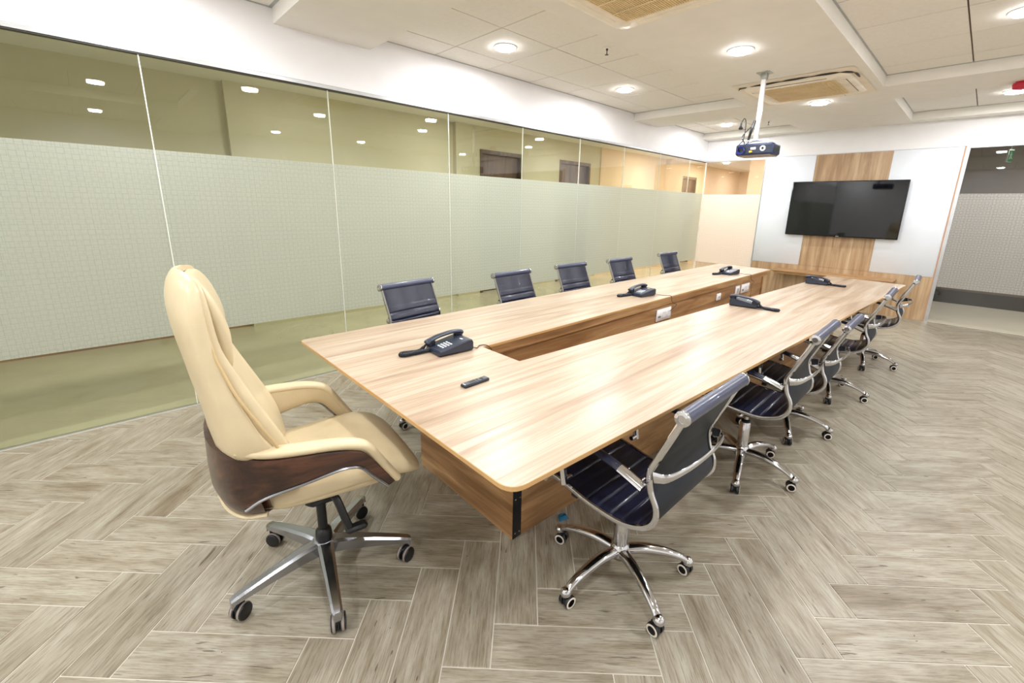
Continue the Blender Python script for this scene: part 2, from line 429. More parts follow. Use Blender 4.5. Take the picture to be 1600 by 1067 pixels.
for m_ in range(-8, 9):
    for k_ in range(-30, 60):
        bu = k_ * PW + m_ * PL; bv = k_ * PW - m_ * PL
        for kind, (u0, v0, du, dv) in (('a', (bu, bv, PL, PW)), ('b', (bu + PL, bv + PW - PL, PW, PL))):
            g = GAP / 2
            q = [(u0 + g, v0 + g), (u0 + du - g, v0 + g), (u0 + du - g, v0 + dv - g), (u0 + g, v0 + dv - g)]
            # carry uv = (along, across) for each corner
            if kind == 'a': uvs = [(a - u0, b - v0) for a, b in q]
            else: uvs = [(b - v0, a - u0) for a, b in q]
            poly = [uvw(a, b) + t for (a, b), t in zip(q, uvs)]
            poly = clip(poly, XB, XW - 0.001, YR, YG - 0.014)
            if len(poly) < 3: continue
            ar = 0.5 * abs(sum(poly[i][0] * poly[(i + 1) % len(poly)][1] - poly[(i + 1) % len(poly)][0] * poly[i][1] for i in range(len(poly))))
            if ar < 0.0008: continue
            pj = [project((p[0], p[1], 0)) for p in poly]
            sc = 0
            if all(pj):
                cx = sum(p[0] for p in pj) / len(pj); cy = sum(p[1] for p in pj) / len(pj)
                if any(-10 < p[0] < 1610 and p[1] < 1077 for p in pj):
                    pc = clip([tuple(p) for p in pj], 0, 1600, 0, 1067)
                    if len(pc) > 2:
                        sc = 0.5 * abs(sum(pc[i][0] * pc[(i + 1) % len(pc)][1] - pc[(i + 1) % len(pc)][0] * pc[i][1] for i in range(len(pc))))
            planks.append((sc, kind, poly, (u0, v0)))
planks.sort(key=lambda t: -t[0])
CH = 0.0012
def plank_geo(poly, org=(0, 0)):
    n = len(poly); cx = sum(p[0] for p in poly) / n; cy = sum(p[1] for p in poly) / n
    def ring(z, d):
        out = []
        for p in poly:
            dx, dy = p[0] - cx, p[1] - cy; l = math.hypot(dx, dy) or 1
            out.append((p[0] - dx / l * d - org[0], p[1] - dy / l * d - org[1], z))
        return out
    vs = ring(-0.009, 0) + ring(-CH, 0) + ring(0, CH * 1.6); fs = []
    for i in range(2):
        for k in range(n): fs.append((i * n + k, i * n + (k + 1) % n, (i + 1) * n + (k + 1) % n, (i + 1) * n + k))
    fs.append(tuple(range(2 * n, 3 * n)))
    uv = [(p[2], p[3]) for p in poly] * 3
    return vs, fs, uv
def plank_mesh(name, vs, fs, uv, mat):
    me = bpy.data.meshes.new(name); me.from_pydata(vs, [], fs); me.materials.append(mat)
    l = me.uv_layers.new(name='UVMap')
    for lp in me.loops: l.data[lp.index].uv = uv[lp.vertex_index]
    me.update(); return me
shared = {}
for i, (sc, kind, poly, o) in enumerate(planks[:300]):
    org = (poly[0][0], poly[0][1])
    full = len(poly) == 4 and abs(sum(p[2] for p in poly) / 4 - PL / 2) < 1e-6 and abs(sum(p[3] for p in poly) / 4 - PW / 2) < 1e-6
    if full:
        if kind not in shared: shared[kind] = plank_mesh('plank', *plank_geo(poly, org), M_FLOOR)
        me = shared[kind]
    else: me = plank_mesh('plank', *plank_geo(poly, org), M_FLOOR)
    ob = bpy.data.objects.new('plank', me); COL.objects.link(ob); ob.location = (org[0], org[1], 0); ob.parent = floor
V, F, U = [], [], []
for sc, kind, poly, o in planks[300:]:
    vs, fs, uv = plank_geo(poly); k = len(V); V += vs; U += uv; F += [tuple(a + k for a in q) for q in fs]
ob = bpy.data.objects.new('distant_planks', plank_mesh('distant_planks', V, F, U, M_FLOORI)); COL.objects.link(ob); ob.parent = floor; ob['kind'] = 'stuff'
# hall floors beyond the glass
hf = MB(); hf.box((XW, YR, -0.06), (15.5, YG, -0.0)); tag(hf.build('floor_office', plain('office_pale_floor', (232, 222, 202), 0.3, var=0.03, scale=1.5), smooth=False), kind='structure')
hf = MB(); hf.box((XB, YG, -0.06), (15.5, 5.95, 0.0))
tag(hf.build('floor_hall', M_HALLFLOOR, smooth=False), kind='structure')

# ---- ceiling
ceil = empty('ceiling', kind='structure')
XR = [(XB, 1.16), (1.88, 5.85), (6.5, 8.12)]
YRg = [(2.22, YG), (-0.65, 0.95), (YR, -1.6)]
sof = MB()
xs = [XB, 1.16, 1.88, 5.85, 6.5, 8.12, XW]; 
# cross beams run the full width, strips fill between them
for a, b in ((1.16, 1.88), (5.85, 6.5), (8.12, XW)): 
    sof.box((a, YR, ZS), (b, YG, 2.95))
for a, b in XR:
    for c, d in ((0.95, 2.22), (-1.6, -0.65)): sof.box((a, c, ZS), (b, d, 2.95))
sof.build('soffit', M_CEIL, ceil, smooth=False)
bx('slab_above', (XB, YR, 2.86), (XW, YG, 2.95), M_GRID, ceil)
tr = MB()
tile_shared = {}
for (a, b) in XR:
    for (c, d) in YRg:
        # metal angle round the recess, just under the tiles
        for q in (((a, c, ZT - 0.004), (a + 0.02, d, ZT + 0.01)), ((b - 0.02, c, ZT - 0.004), (b, d, ZT + 0.01)), ((a, c, ZT - 0.004), (b, c + 0.02, ZT + 0.01)), ((a, d - 0.012, ZT - 0.004), (b, d, ZT + 0.01))):
            tr.box(*q)
        bx('tile_grid', (a, c, ZT + 0.012), (b, d, ZT + 0.03), M_GRID, ceil)
        y0g = 3.457 if c > 2 else (0.344 if c > -1 else -2.1)
        xl = [2.506 + 0.605 * k for k in range(-9, 12)]
        yl = [y0g + 0.6 * k for k in range(-6, 7)]
        X = [a] + [x for x in xl if a + 0.05 < x < b - 0.03] + [b]
        Y = [c] + [y for y in yl if c + 0.05 < y < d - 0.03] + [d]
        for i in range(len(X) - 1):
            for j in range(len(Y) - 1):
                g = 0.0048
                jz = random.uniform(-0.0012, 0.0012)
                x0, x1, y0, y1 = X[i] + g, X[i + 1] - g, Y[j] + g, Y[j + 1] - g
                key = (round(x1 - x0, 3), round(y1 - y0, 3))
                if key not in tile_shared:
                    mb = MB(); mb.box((0, 0, 0), (x1 - x0, y1 - y0, 0.011), 0.0015); o = mb.build('ceiling_tile', M_TILE, ceil, smooth=False); tile_shared[key] = o.data
                else:
                    o = bpy.data.objects.new('ceiling_tile', tile_shared[key]); COL.objects.link(o); o.parent = ceil
                o.location = (x0, y0, ZT + jz)
tr.build('recess_trim', M_TRIM, ceil, smooth=False)
hc = MB(); hc.box((XB, YG + 0.1, 2.685), (15.5, 5.95, 2.75)); tag(hc.build('ceiling_hall', M_CEIL, smooth=False), kind='structure')
hc = MB(); hc.box((XW + 0.12, YR, 2.685), (15.5, YG + 0.1, 2.75)); tag(hc.build('ceiling_office', M_CEIL, smooth=False), kind='structure')

# ---- left wall: bulkhead over frameless glass panes
wl = empty('wall_left', kind='structure')
bx('bulkhead', (XB, YG, 2.345), (XW, YG + 0.1, 2.95), M_WALL, wl)
bx('head_rail', (XB, YG - 0.018, 2.322), (XW, YG + 0.05, 2.345), M_ALU, wl)
bx('head_strip', (XB, YG - 0.003, 2.345), (XW, YG + 0.02, 2.352), M_TRIM, wl)  # thin grey strip above the head rail
bx('head_seal', (XB, YG - 0.012, 2.314), (XW, YG + 0.03, 2.3225), M_SEAL, wl)
bx('floor_seal', (XB, YG - 0.003, 0.0), (XW, YG + 0.014, 0.006), M_TRIM, wl)
seams = [XB, -0.76, 0.373, 1.505, 2.644, 3.644, 4.664, 5.675, 6.693, 7.706, XW - 0.02]
for i in range(len(seams) - 1):
    a, b = seams[i], seams[i + 1]
    g = MB(); g.box((a + 0.003, YG, 0.006), (b - 0.003, YG + 0.012, 2.315)); go = g.build('glass_pane', M_GLASS, wl, smooth=False)
    f = MB(); f.add([(a + 0.004, YG - 0.002, 0.54), (b - 0.004, YG - 0.002, 0.54), (b - 0.004, YG - 0.002, 1.765), (a + 0.004, YG - 0.002, 1.765)], [(0, 1, 2, 3)])
    f.build('frosted_film', M_FILM, go, smooth=False)
    if i: bx('silicone_joint', (a - 0.003, YG - 0.001, 0.006), (a + 0.003, YG + 0.013, 2.315), M_JOINT, wl)

# ---- front wall (screen wall)
wf = empty('wall_front', kind='structure')
bx('bulkhead', (XW, YR, 2.345), (XW + 0.12, YG + 0.1, 2.95), M_WALL, wf)
bx('wall_core', (XW + 0.012, 0.37, 0.0), (XW + 0.12, 2.762, 2.345), M_WALL, wf)
bx('wood_base_panel', (XW - 0.004, 0.372, 0.0), (XW + 0.012, 2.76, 0.622), M_WALLWOOD, wf)
bx('wood_centre_panel', (XW - 0.002, 1.093, 0.624), (XW + 0.012, 2.029, 2.337), M_WALLWOOD, wf)
bx('white_panel', (XW - 0.006, 2.031, 0.624), (XW + 0.012, 2.755, 2.337), M_BOARD, wf, bev=0.0015, label='glossy white panel left of the screen')
bx('white_panel', (XW - 0.006, 0.372, 0.624), (XW + 0.012, 1.091, 2.337), M_BOARD, wf, bev=0.0015, label='glossy white panel right of the screen')
bx('edge_strip', (XW - 0.01, 0.358, 0.0), (XW + 0.1, 0.371, 2.34), M_COPPER, wf)
bx('edge_strip', (XW - 0.01, 2.757, 0.0), (XW + 0.1, 2.768, 2.34), M_ALU, wf, label='silver edge strip')
bx('door_frame', (XW - 0.014, 0.318, 0.0), (XW + 0.06, 0.357, 2.345), M_ALU, wf)
bx('head_frame', (XW - 0.014, YR, 2.318), (XW + 0.06, 0.317, 2.345), M_ALU, wf)
bx('head_rail', (XW - 0.008, 2.769, 2.318), (XW + 0.04, YG, 2.345), M_ALU, wf)
bx('corner_post', (XW - 0.012, YG - 0.016, 0.0), (XW + 0.002, YG - 0.001, 2.318), M_JOINT, wf)
for (a, b) in ((2.769, YG - 0.017), (-0.72, 0.316), (-1.76, -0.728), (-2.8, -1.768), (YR, -2.808)):
    g = MB(); g.box((XW, a, 0.004), (XW + 0.012, b, 2.318)); go = g.build('glass_pane', M_GLASS2, wf, smooth=False)
    z0, z1 = (0.505, 1.748)
    f = MB(); f.add([(XW - 0.002, a, z0), (XW - 0.002, b, z0), (XW - 0.002, b, z1), (XW - 0.002, a, z1)], [(0, 1, 2, 3)])
    f.build('frosted_film', M_FILM3 if a > 2 else M_FILM2, go, smooth=False)
# ---- other walls of the room (behind and right of the viewer)
wr = MB(); wr.box((XB, YR - 0.1, 0), (XW, YR, 2.95)); tag(wr.build('wall_right', M_WALL, smooth=False), kind='structure')
wb = MB(); wb.box((XB - 0.1, YR - 0.1, 0), (XB, 5.95, 2.95)); tag(wb.build('wall_back', M_WALL, smooth=False), kind='structure')
# ---- hall beyond the left glass
hw = empty('wall_hall', kind='structure')
bx('wall_panel', (XB, 5.93, 0), (1.235, 6.05, 2.685), M_HALLWALL, hw)
h = MB()
for a, b in ((1.235, 4.10), (4.22, 4.68), (5.63, 6.62), (7.56, 7.9)): h.box((a, 5.85, 0), (b, 6.05, 2.685))
h.box((4.10, 5.93, 0), (4.22, 6.05, 2.685))
for a, b in ((4.68, 5.63), (6.62, 7.56)): h.box((a, 5.85, 2.34), (b, 6.05, 2.685))
h.build('wall_panel', M_HALLWALL, hw, smooth=False)
h = MB(); h.box((7.9, 5.83, 0), (11.55, 6.05, 2.685)); h.box((12.38, 5.83, 0), (15.5, 6.05, 2.685)); h.box((11.55, 5.83, 2.34), (12.38, 6.05, 2.685)); h.box((10.6, 5.7, 0), (10.75, 5.83, 2.685))
h.box((15.4, 2.7, 0), (15.5, 5.9, 2.685))
h.build('wall_panel', M_HALLWALL2, hw, smooth=False)
h = MB(); h.box((10.5, 2.62, 0), (15.4, 3.79, 2.685)); h.box((XW + 0.12, 2.62, 0), (10.5, 2.74, 2.685)); h.build('wall_return', M_HALLWALL2, hw, smooth=False)
bx('skirting', (XB, 5.915, 0), (1.23, 5.93, 0.09), M_BODX, hw)
for n_, (a, b) in enumerate(((4.68, 5.63), (6.62, 7.56), (11.55, 12.38))):
    d = empty('door_%d' % (n_ + 1), kind='structure')
    fr = MB(); fr.box((a, 5.835, 0), (a + 0.05, 5.97, 2.34)); fr.box((b - 0.05, 5.835, 0), (b, 5.97, 2.34)); fr.box((a + 0.05, 5.835, 2.28), (b - 0.05, 5.97, 2.34))
    fr.build('door_frame', M_DOOR, d, smooth=False)
    lf = MB(); lf.box((a + 0.055, 5.90, 0.012), (b - 0.055, 5.94, 2.275)); lo = lf.build('door_leaf', M_DOOR, d, smooth=False)
    hd = MB(); hd.tube([(a + 0.12, 5.9, 1.02), (a + 0.12, 5.86, 1.02), (a + 0.24, 5.86, 1.02)], 0.009, 8); hd.build('door_handle', M_ALU, lo)
# ---- dark office beyond the right glass
dk = empty('wall_office', kind='structure')
bx('wall_panel', (10.5, YR, 0.14), (10.6, 2.62, 2.685), M_DARKWALL, dk)
bx('skirting', (10.48, YR, 0.0), (10.6, 2.62, 0.22), M_DARKBASE, dk)
bx('side_wall', (XW + 0.12, 2.5, 0.0), (10.48, 2.62, 2.685), M_DARKWALL, dk)
bx('end_wall', (XW + 0.12, YR - 0.1, 0.0), (10.6, YR, 2.685), M_DARKWALL, dk)

# ================================================================== LIGHT FITTINGS
def make_downlight(hall=False):
    r = empty('downlight')
    a = MB(); a.lathe([(0.082, 0.0), (0.082, -0.006), (0.094, -0.007), (0.098, -0.003), (0.098, 0.0)], 28, cap=False); a.build('trim_ring', M_WHITE, r)
    b = MB(); b.lathe([(0.080, -0.001), (0.080, -0.014), (0.076, -0.020), (0.05, -0.024), (0.001, -0.025)], 20); b.build('diffuser', M_LAMP, r)
    return r
proto_lamp = make_downlight()
def place_lamp(x, y, z, watts, label, group, first=[True]):
    global proto_lamp
    o = proto_lamp if first[0] else copy_tree(proto_lamp)
    first[0] = False
    for k in list(o.keys()): del o[k]
    o.location = (x, y, z)
    tag(o, label, 'light', group)
    ld = bpy.data.lights.new('lamp_glow', 'AREA'); ld.shape = 'DISK'; ld.size = 0.15; ld.energy = watts; ld.color = LAMP_RGB
    lo = bpy.data.objects.new('lamp_glow', ld); COL.objects.link(lo); lo.location = (x, y, z - 0.028)
    lamp_objs.append((o, lo)); return o
lamp_objs = []
G1 = 'round downlights in the recessed tile bays'; G2 = 'round downlights in the central ceiling strip'; G3 = 'downlights in the hall beyond the glass'; G4 = 'downlights out of the frame'
place_lamp(2.80, 3.15, ZT, ROOM_W, 'bright round downlight in a ceiling tile near the glass wall, left of the sprinkler', G1)
place_lamp(4.64, 3.15, ZT, ROOM_W, 'round downlight at the far end of the left tile bay, left of the projector pole', G1)
place_lamp(7.48, 3.14, ZT, ROOM_W, 'small far downlight in the last tile bay, just above left of the projector', G1)
place_lamp(3.87, 1.585, ZS, ROOM_W, 'largest round downlight on the plain ceiling strip, up and left of the projector pole', G2)
place_lamp(6.20, 1.575, ZS, ROOM_W, 'downlight on the plain ceiling strip below the curled gap of the far air unit', G2)
place_lamp(7.43, 0.045, ZT, ROOM_W, 'round downlight at the right edge of the photo below the red sounder', G1)
place_lamp(4.66, 0.07, ZT, ROOM_W, 'downlight cut by the top right edge of the photo', G1)
for x, y, z in ((2.84, 0.05, ZT), (0.31, 0.0, ZT), (0.31, 3.15, ZT), (1.53, 1.55, ZS), (-0.8, 1.55, ZS), (0.34, -2.4, ZT), (2.9, -2.4, ZT), (4.62, -2.4, ZT), (7.4, -2.4, ZT), (-1.6, 0.0, ZT), (-1.6, 3.15, ZT)):
    place_lamp(x, y, z, ROOM_W, 'round white ceiling downlight outside the frame, seen only as a reflection', G4)
place_lamp(12.2, 5.0, 2.685, HALL_W, 'small downlight in the hall ceiling above the farthest hall door', G3)
place_lamp(9.3, 3.3, 2.685, HALL_W * 1.4, 'small downlight behind the narrow pane left of the white panels', G3)
for x, y in ((1.9, 4.8), (3.8, 4.8), (6.2, 4.8), (9.3, 4.9), (14.2, 4.9)): place_lamp(x, y, 2.685, HALL_W * (0.9 if x > 8 else 0.3 if x < 3 else 0.6), 'unseen downlight added behind the bulkhead to brighten the hall', G3)  # lamps added out of sight to light the hall
place_lamp(8.95, -0.9, 2.685, HALL_W * 1.5, 'downlight added to brighten the office floor beyond the right glass', G3)  # lamp added so the office floor reads as lit
for o, lo in lamp_objs:
    lo.parent = o; lo.location = (0, 0, -0.028)

# ================================================================== CONFERENCE TABLE
TZ = 0.75
tab = empty('conference_table', (0, 0, 0), label='long pale wood conference table, U-shaped around an open slot, on a brown base', cat='table')
LN, RN = (0.71, 2.412), (0.675, 0.719)
RF, SFR, SNR, SNL, SFL, LF = (6.043, 0.454), (6.132, 1.175), (1.371, 1.416), (1.375, 1.699), (6.153, 1.798), (6.22, 2.47)
def rc(p, q, r, rad, n=6):
    """rounded corner at q between p and r"""
    P, Q, Rr = Vector(p), Vector(q), Vector(r); a = (P - Q).normalized(); b = (Rr - Q).normalized()
    s0 = Q + a * rad; e0 = Q + b * rad; out = []
    for i in range(n + 1):
        t = i / n; out.append(tuple(s0 * (1 - t) ** 2 + Q * 2 * t * (1 - t) + e0 * t * t))
    return out
outline = rc(LF, LN, RN, 0.03) + rc(LN, RN, RF, 0.06) + rc(RN, RF, SFR, 0.03) + [SFR, SNR, SNL, SFL] + rc(SFL, LF, LN, 0.03)
import bmesh
def slab(name, outl, z0, z1, mats, parent, inset=0.0015):
    b = bmesh.new()
    vs = [b.verts.new((x, y, z0)) for x, y in outl]
    f = b.faces.new(vs); r = bmesh.ops.extrude_face_region(b, geom=[f])
    for e in r['geom']:
        if isinstance(e, bmesh.types.BMVert): e.co.z = z1
    bmesh.ops.recalc_face_normals(b, faces=b.faces)
    ed = [e for e in b.edges if abs(e.verts[0].co.z - z1) < 1e-6 and abs(e.verts[1].co.z - z1) < 1e-6]
    bmesh.ops.bevel(b, geom=ed, offset=inset, segments=1, affect='EDGES', clamp_overlap=True)
    for fc in b.faces: fc.material_index = 0 if abs(fc.normal.z) > 0.9 else 1
    bmesh.ops.triangulate(b, faces=[fc for fc in b.faces if len(fc.verts) > 4])
    me = bpy.data.meshes.new(name); b.to_mesh(me); b.free()
    for m in mats: me.materials.append(m)
    o = bpy.data.objects.new(name, me); COL.objects.link(o); o.parent = parent; return o
slab('tabletop', outline, TZ - 0.015, TZ, [M_TOP, M_EDGE], tab)
def wallp(name, p, q, th, z0, z1, mat, side=1, parent=tab):
    """upright board from p to q, thickness to one side"""
    P, Q = Vector(p), Vector(q); t = (Q - P).normalized(); n = Vector((-t.y, t.x)) * th * side
    mb = MB(); poly = [tuple(P), tuple(Q), tuple(Q + n), tuple(P + n)]
    mb.rings([[(x, y, z0) for x, y in poly], [(x, y, z1) for x, y in poly]])
    return mb.build(name, mat, parent, smooth=False)
zb = TZ - 0.0155
C0 = (1.157, 1.219); C1 = (1.178, 2.016); C2 = (5.95, 0.98); C3 = (5.98, 2.08)
wallp('front_panel', C0, C1, 0.025, 0.0, zb, M_BODY, -1)
wallp('outer_panel', (C0[0] + 0.026, C0[1] - 0.0), C2, 0.022, 0.0, zb, M_BODX, 1)
wallp('outer_panel', (C1[0] + 0.026, C1[1]), C3, 0.022, 0.0, zb, M_BODX, -1)
wallp('inner_panel', (SNL[0] - 0.0, SNL[1] + 0.02), (SFL[0] - 0.2, SFL[1] + 0.016), 0.02, 0.0, zb - 0.052, M_BODX, 1)
wallp('inner_panel', (SNR[0] - 0.0, SNR[1] - 0.02), (SFR[0] - 0.2, SFR[1] - 0.008), 0.02, 0.0, zb - 0.052, M_BODX, -1)
wallp('slot_apron', (SNL[0] - 0.0, SNL[1] + 0.004), (SFL[0] - 0.03, SFL[1] + 0.004), 0.02, zb - 0.05, zb, M_BODX, 1)
wallp('slot_apron', (SNR[0] - 0.0, SNR[1] - 0.004), (SFR[0] - 0.03, SFR[1] - 0.004), 0.02, zb - 0.05, zb, M_BODX, -1)
wallp('slot_end_panel', (SNR[0] - 0.004, SNR[1] - 0.02), (SNL[0] - 0.004, SNL[1] + 0.02), 0.02, 0.0, zb, M_BODY, 1)
wallp('slot_floor', (SNR[0] + 0.02, SNR[1] + 0.0), (SFR[0] - 0.3, SFR[1]), 0.01, 0.0, 0.01, M_BODX, 1) if False else None
wallp('end_panel', (5.93, 1.0), (5.93, 1.19), 0.02, 0.0, zb, M_BODY, 1)
wallp('end_panel', (5.95, 1.80), (5.95, 2.06), 0.02, 0.0, zb, M_BODY, 1)
br = MB(); br.box((C0[0] - 0.001, C0[1] - 0.0035, 0.004), (C0[0] + 0.05, C0[1] - 0.0005, 0.70)); bo = br.build('corner_bracket', M_BLKPLA, tab, smooth=False)
for xx in (0.012, 0.038):
    for zz in (0.03, 0.205):
        sc_ = MB(); sc_.lathe([(0.0042, -0.002), (0.003, 0.0)], 8, ctr=(C0[0] + xx, C0[1] - 0.0035, zz), axis='y'); sc_.build('screw', M_CHROME, bo)
def slot_y(x): return SNL[1] + 0.0185 + (x - SNL[0]) * 0.0205
for (x0, x1, nb, lab) in ((3.26, 3.50, 3, 'wide white socket plate nearest the camera'), (4.51, 4.61, 1, 'small white socket plate'), (5.03, 5.15, 1, 'white socket plate next to the far wide one'), (5.21, 5.45, 3, 'wide white socket plate at the far end')):
    y = slot_y(x0)
    z0, z1 = (0.555, 0.655) if nb > 1 or x0 > 5 else (0.565, 0.635)
    mb = MB(); mb.box((x0, y - 0.010, z0), (x1, y + 0.001, z1), 0.003); so = mb.build('socket_plate', M_SOCK, tab); so['label'] = lab
    for i in range(nb):
        hol = MB()
        cx = x0 + (i + 0.5) * (x1 - x0) / nb
        if nb == 1: hol.box((cx - 0.012, y - 0.0125, z0 + 0.025), (cx + 0.012, y - 0.0095, z1 - 0.025))
        elif i == 0: hol.box((cx - 0.016, y - 0.0125, z0 + 0.03), (cx - 0.006, y - 0.0095, z0 + 0.045)); hol.box((cx + 0.006, y - 0.0125, z0 + 0.03), (cx + 0.016, y - 0.0095, z0 + 0.045))
        else: hol.box((cx - 0.022, y - 0.0125, z0 + 0.025), (cx + 0.022, y - 0.0095, z1 - 0.025), mi=1)
        hol.build('socket_switch', [M_TRIM if nb == 1 else M_BLKPLA, M_SOCK], so, smooth=False)

# ================================================================== MESH-BACK CHAIRS
def loft_path(mb, path, half_w, half_t, ax=(1, 0, 0), n=8, mi=0):
    mb.tube(path, [(half_w, half_t)] * len(path), n=n, up=ax, mi=mi)
PROF = [(-0.295, 0.885), (-0.268, 0.817), (-0.226, 0.717), (-0.206, 0.662), (-0.215, 0.60), (-0.238, 0.55), (-0.238, 0.505), (-0.212, 0.466), (-0.165, 0.440), (-0.10, 0.426), (0.015, 0.430), (0.105, 0.446), (0.175, 0.456), (0.215, 0.446), (0.233, 0.420)]
def make_chair():
    r = empty('office_chair')
    P = crom(PROF, 6)
    hw = 0.212
    for s in (-1, 1):
        f = MB(); loft_path(f, [(s * hw, y, z) for y, z in P], 0.0075, 0.011)
        f.build('side_frame', M_CHROME, r)
    # sling
    D = [0]
    for a, b in zip(P, P[1:]): D.append(D[-1] + math.hypot(b[0] - a[0], b[1] - a[1]))
    fine = []; tot = D[-1]; NS = 150
    for i in range(NS + 1):
        s_ = tot * i / NS; k = 0
        while k < len(D) - 2 and D[k + 1] < s_: k += 1
        t = (s_ - D[k]) / max(1e-9, D[k + 1] - D[k]); fine.append((P[k][0] * (1 - t) + P[k + 1][0] * t, P[k][1] * (1 - t) + P[k + 1][1] * t, s_))
    front, back = [], []
    for i, (y, z, s_) in enumerate(fine):
        a = fine[max(0, i - 1)]; b = fine[min(NS, i + 1)]; ty, tz = b[0] - a[0], b[1] - a[1]; l = math.hypot(ty, tz)
        ny, nz = -tz / l, ty / l      # towards the sitter
        if ny * 1 + nz * 1 < 0: ny, nz = -ny, -nz
        rib = 0.0
        if s_ > 0.13:
            ph = ((s_ - 0.13) % 0.052) / 0.052; rib = 0.006 - 0.0075 * math.exp(-((ph - 0.0 if ph < 0.5 else ph - 1.0) / 0.085) ** 2)
        else: rib = 0.005
        front.append((y + ny * (0.004 + rib), z + nz * (0.004 + rib))); back.append((y - ny * 0.004, z - nz * 0.004))
    w = hw - 0.006
    a = MB(); R = []
    for i in range(NS + 1):
        (y, z), (yb, zb_) = front[i], back[i]
        ym, zm = (y + yb) / 2, (z + zb_) / 2
        R.append([(-w, ym, zm), (-w + 0.012, y, z), (0, y, z), (w - 0.012, y, z), (w, ym, zm)])
    vs = [p for q in R for p in q]; fs = [(i * 5 + k, i * 5 + k + 1, i * 5 + k + 6, i * 5 + k + 5) for i in range(NS) for k in range(4)]
    a.add(vs, fs); a.build('seat_and_back_sling', M_BLKLEA, r, ang=60)
    b = MB(); R = []
    for i in range(0, NS + 1, 3):
        (y, z), (yb, zb_) = front[i], back[i]
        ym, zm = (y + yb) / 2, (z + zb_) / 2
        R.append([(-w, ym, zm), (-w + 0.01, yb, zb_), (w - 0.01, yb, zb_), (w, ym, zm)])
    vs = [p for q in R for p in q]; nn = len(R)
    b.add(vs, [(i * 4 + k, i * 4 + k + 1, i * 4 + k + 5, i * 4 + k + 4) for i in range(nn - 1) for k in range(3)]); b.build('sling_backing', M_NET, r, ang=60)
    # roll on top
    y0, z0 = PROF[0]
    c = MB(); c.lathe([(0.020, -0.222), (0.0225, -0.220), (0.0225, 0.220), (0.020, 0.222)], 20, ctr=(0, y0, z0), axis='x'); ro = c.build('top_roll', M_ROLL, r)
    for s in (-1, 1):
        c = MB()
        c.lathe([(0.0235, 0.219 * s), (0.0245, 0.222 * s), (0.0235, 0.229 * s), (0.013, 0.231 * s), (0.0125, 0.228 * s), (0.004, 0.228 * s)], 18, ctr=(0, y0, z0), axis='x')
        c.build('roll_end_cap', M_CHROME, ro)
    # back brace bow
    d = MB(); bw = crom([(-0.216, -0.222, 0.655), (-0.20, -0.262, 0.664), (-0.12, -0.288, 0.676), (0, -0.296, 0.68), (0.12, -0.288, 0.676), (0.20, -0.262, 0.664), (0.216, -0.222, 0.655)], 5)
    wd = [0.019 - 0.009 * math.sin(PI * i / (len(bw) - 1)) for i in range(len(bw))]
    d.tube(bw, [(q, 0.005) for q in wd], n=8, up=(0, 0, 1)); d.build('back_brace', M_CHROME, r)
    # arms
    for s in (-1, 1):
        ap = crom([(s * 0.243, -0.205, 0.622), (s * 0.247, -0.10, 0.658), (s * 0.247, 0.03, 0.681), (s * 0.247, 0.10, 0.677), (s * 0.247, 0.132, 0.645), (s * 0.245, 0.122, 0.57), (s * 0.243, 0.108, 0.478)], 6)
        n = len(ap); e = MB(); e.tube(ap[4:n - 4], [(0.019, 0.011)] * (n - 8), n=10, up=(1, 0, 0)); e.build('armrest', M_PAD, r)
        for seg, rr_, q in ((ap[0:6], (0.0205, 0.0135), ap[1]), (ap[n - 6:n], (0.0165, 0.0115), ap[-2])):
            k = MB(); k.tube(seg, [rr_] * len(seg), n=10, up=(1, 0, 0))
            k.lathe([(0.010, 0), (0.010, 0.045)], 10, ctr=(s * 0.205 if s > 0 else -0.25, q[1], q[2] - 0.004), axis='x')
            k.build('arm_bracket', M_CHROME, r)
    # mechanism
    g = MB(); g.box((-0.10, -0.10, 0.385), (0.10, 0.12, 0.412), 0.006); g.box((-0.205, -0.075, 0.405), (0.205, -0.045, 0.420), 0.003); g.box((-0.205, 0.075, 0.408), (0.205, 0.105, 0.426), 0.003)
    g.box((-0.04, -0.06, 0.35), (0.04, 0.06, 0.386), 0.008); g.build('seat_mechanism', M_BLKPLA, r)
    g = MB(); g.tube([(0.03, 0.03, 0.375), (0.17, 0.04, 0.372), (0.235, 0.045, 0.362)], [0.005, 0.005, 0.009], n=8); g.build('height_lever', M_BLKPLA, r)
    g = MB(); g.lathe([(0.013, 0.24), (0.013, 0.352)], 16); g.lathe([(0.024, 0.10), (0.029, 0.13), (0.028, 0.29), (0.022, 0.30), (0.014, 0.302)], 20); g.build('gas_column', M_CHROME, r)
    g = MB(); g.lathe([(0.024, 0.29), (0.025, 0.305), (0.016, 0.312)], 18); g.build('column_collar', M_BLKPLA, r)
    g = MB(); g.lathe([(0.020, 0.075), (0.034, 0.085), (0.042, 0.11), (0.036, 0.142), (0.027, 0.15)], 20); hub = g.build('base_hub', M_CHROME, r)
    base = empty_part('star_base', r)
    for i in range(5):
        a_ = 2 * PI * i / 5; T = Matrix.Rotation(a_, 4, 'Z')
        g = MB(); g.T = T
        lp = crom([(0.02, 0, 0.118), (0.10, 0, 0.124), (0.18, 0, 0.112), (0.245, 0, 0.090), (0.283, 0, 0.064)], 5)
        rr = [(0.0165 + 0.004 * math.cos(PI * i2 / (len(lp) - 1)), 0.0205 + 0.004 * math.cos(PI * i2 / (len(lp) - 1))) for i2 in range(len(lp))]
        g.tube(lp, rr, n=12, up=(0, 0, 1)); g.sph((0.284, 0, 0.064), 0.0215, 14, 8, sc=(1.05, 1, 0.95)); leg = g.build('base_leg', M_CHROME, base)
        sw = random.Random(i * 7 + 3).uniform(-0.9, 0.9)
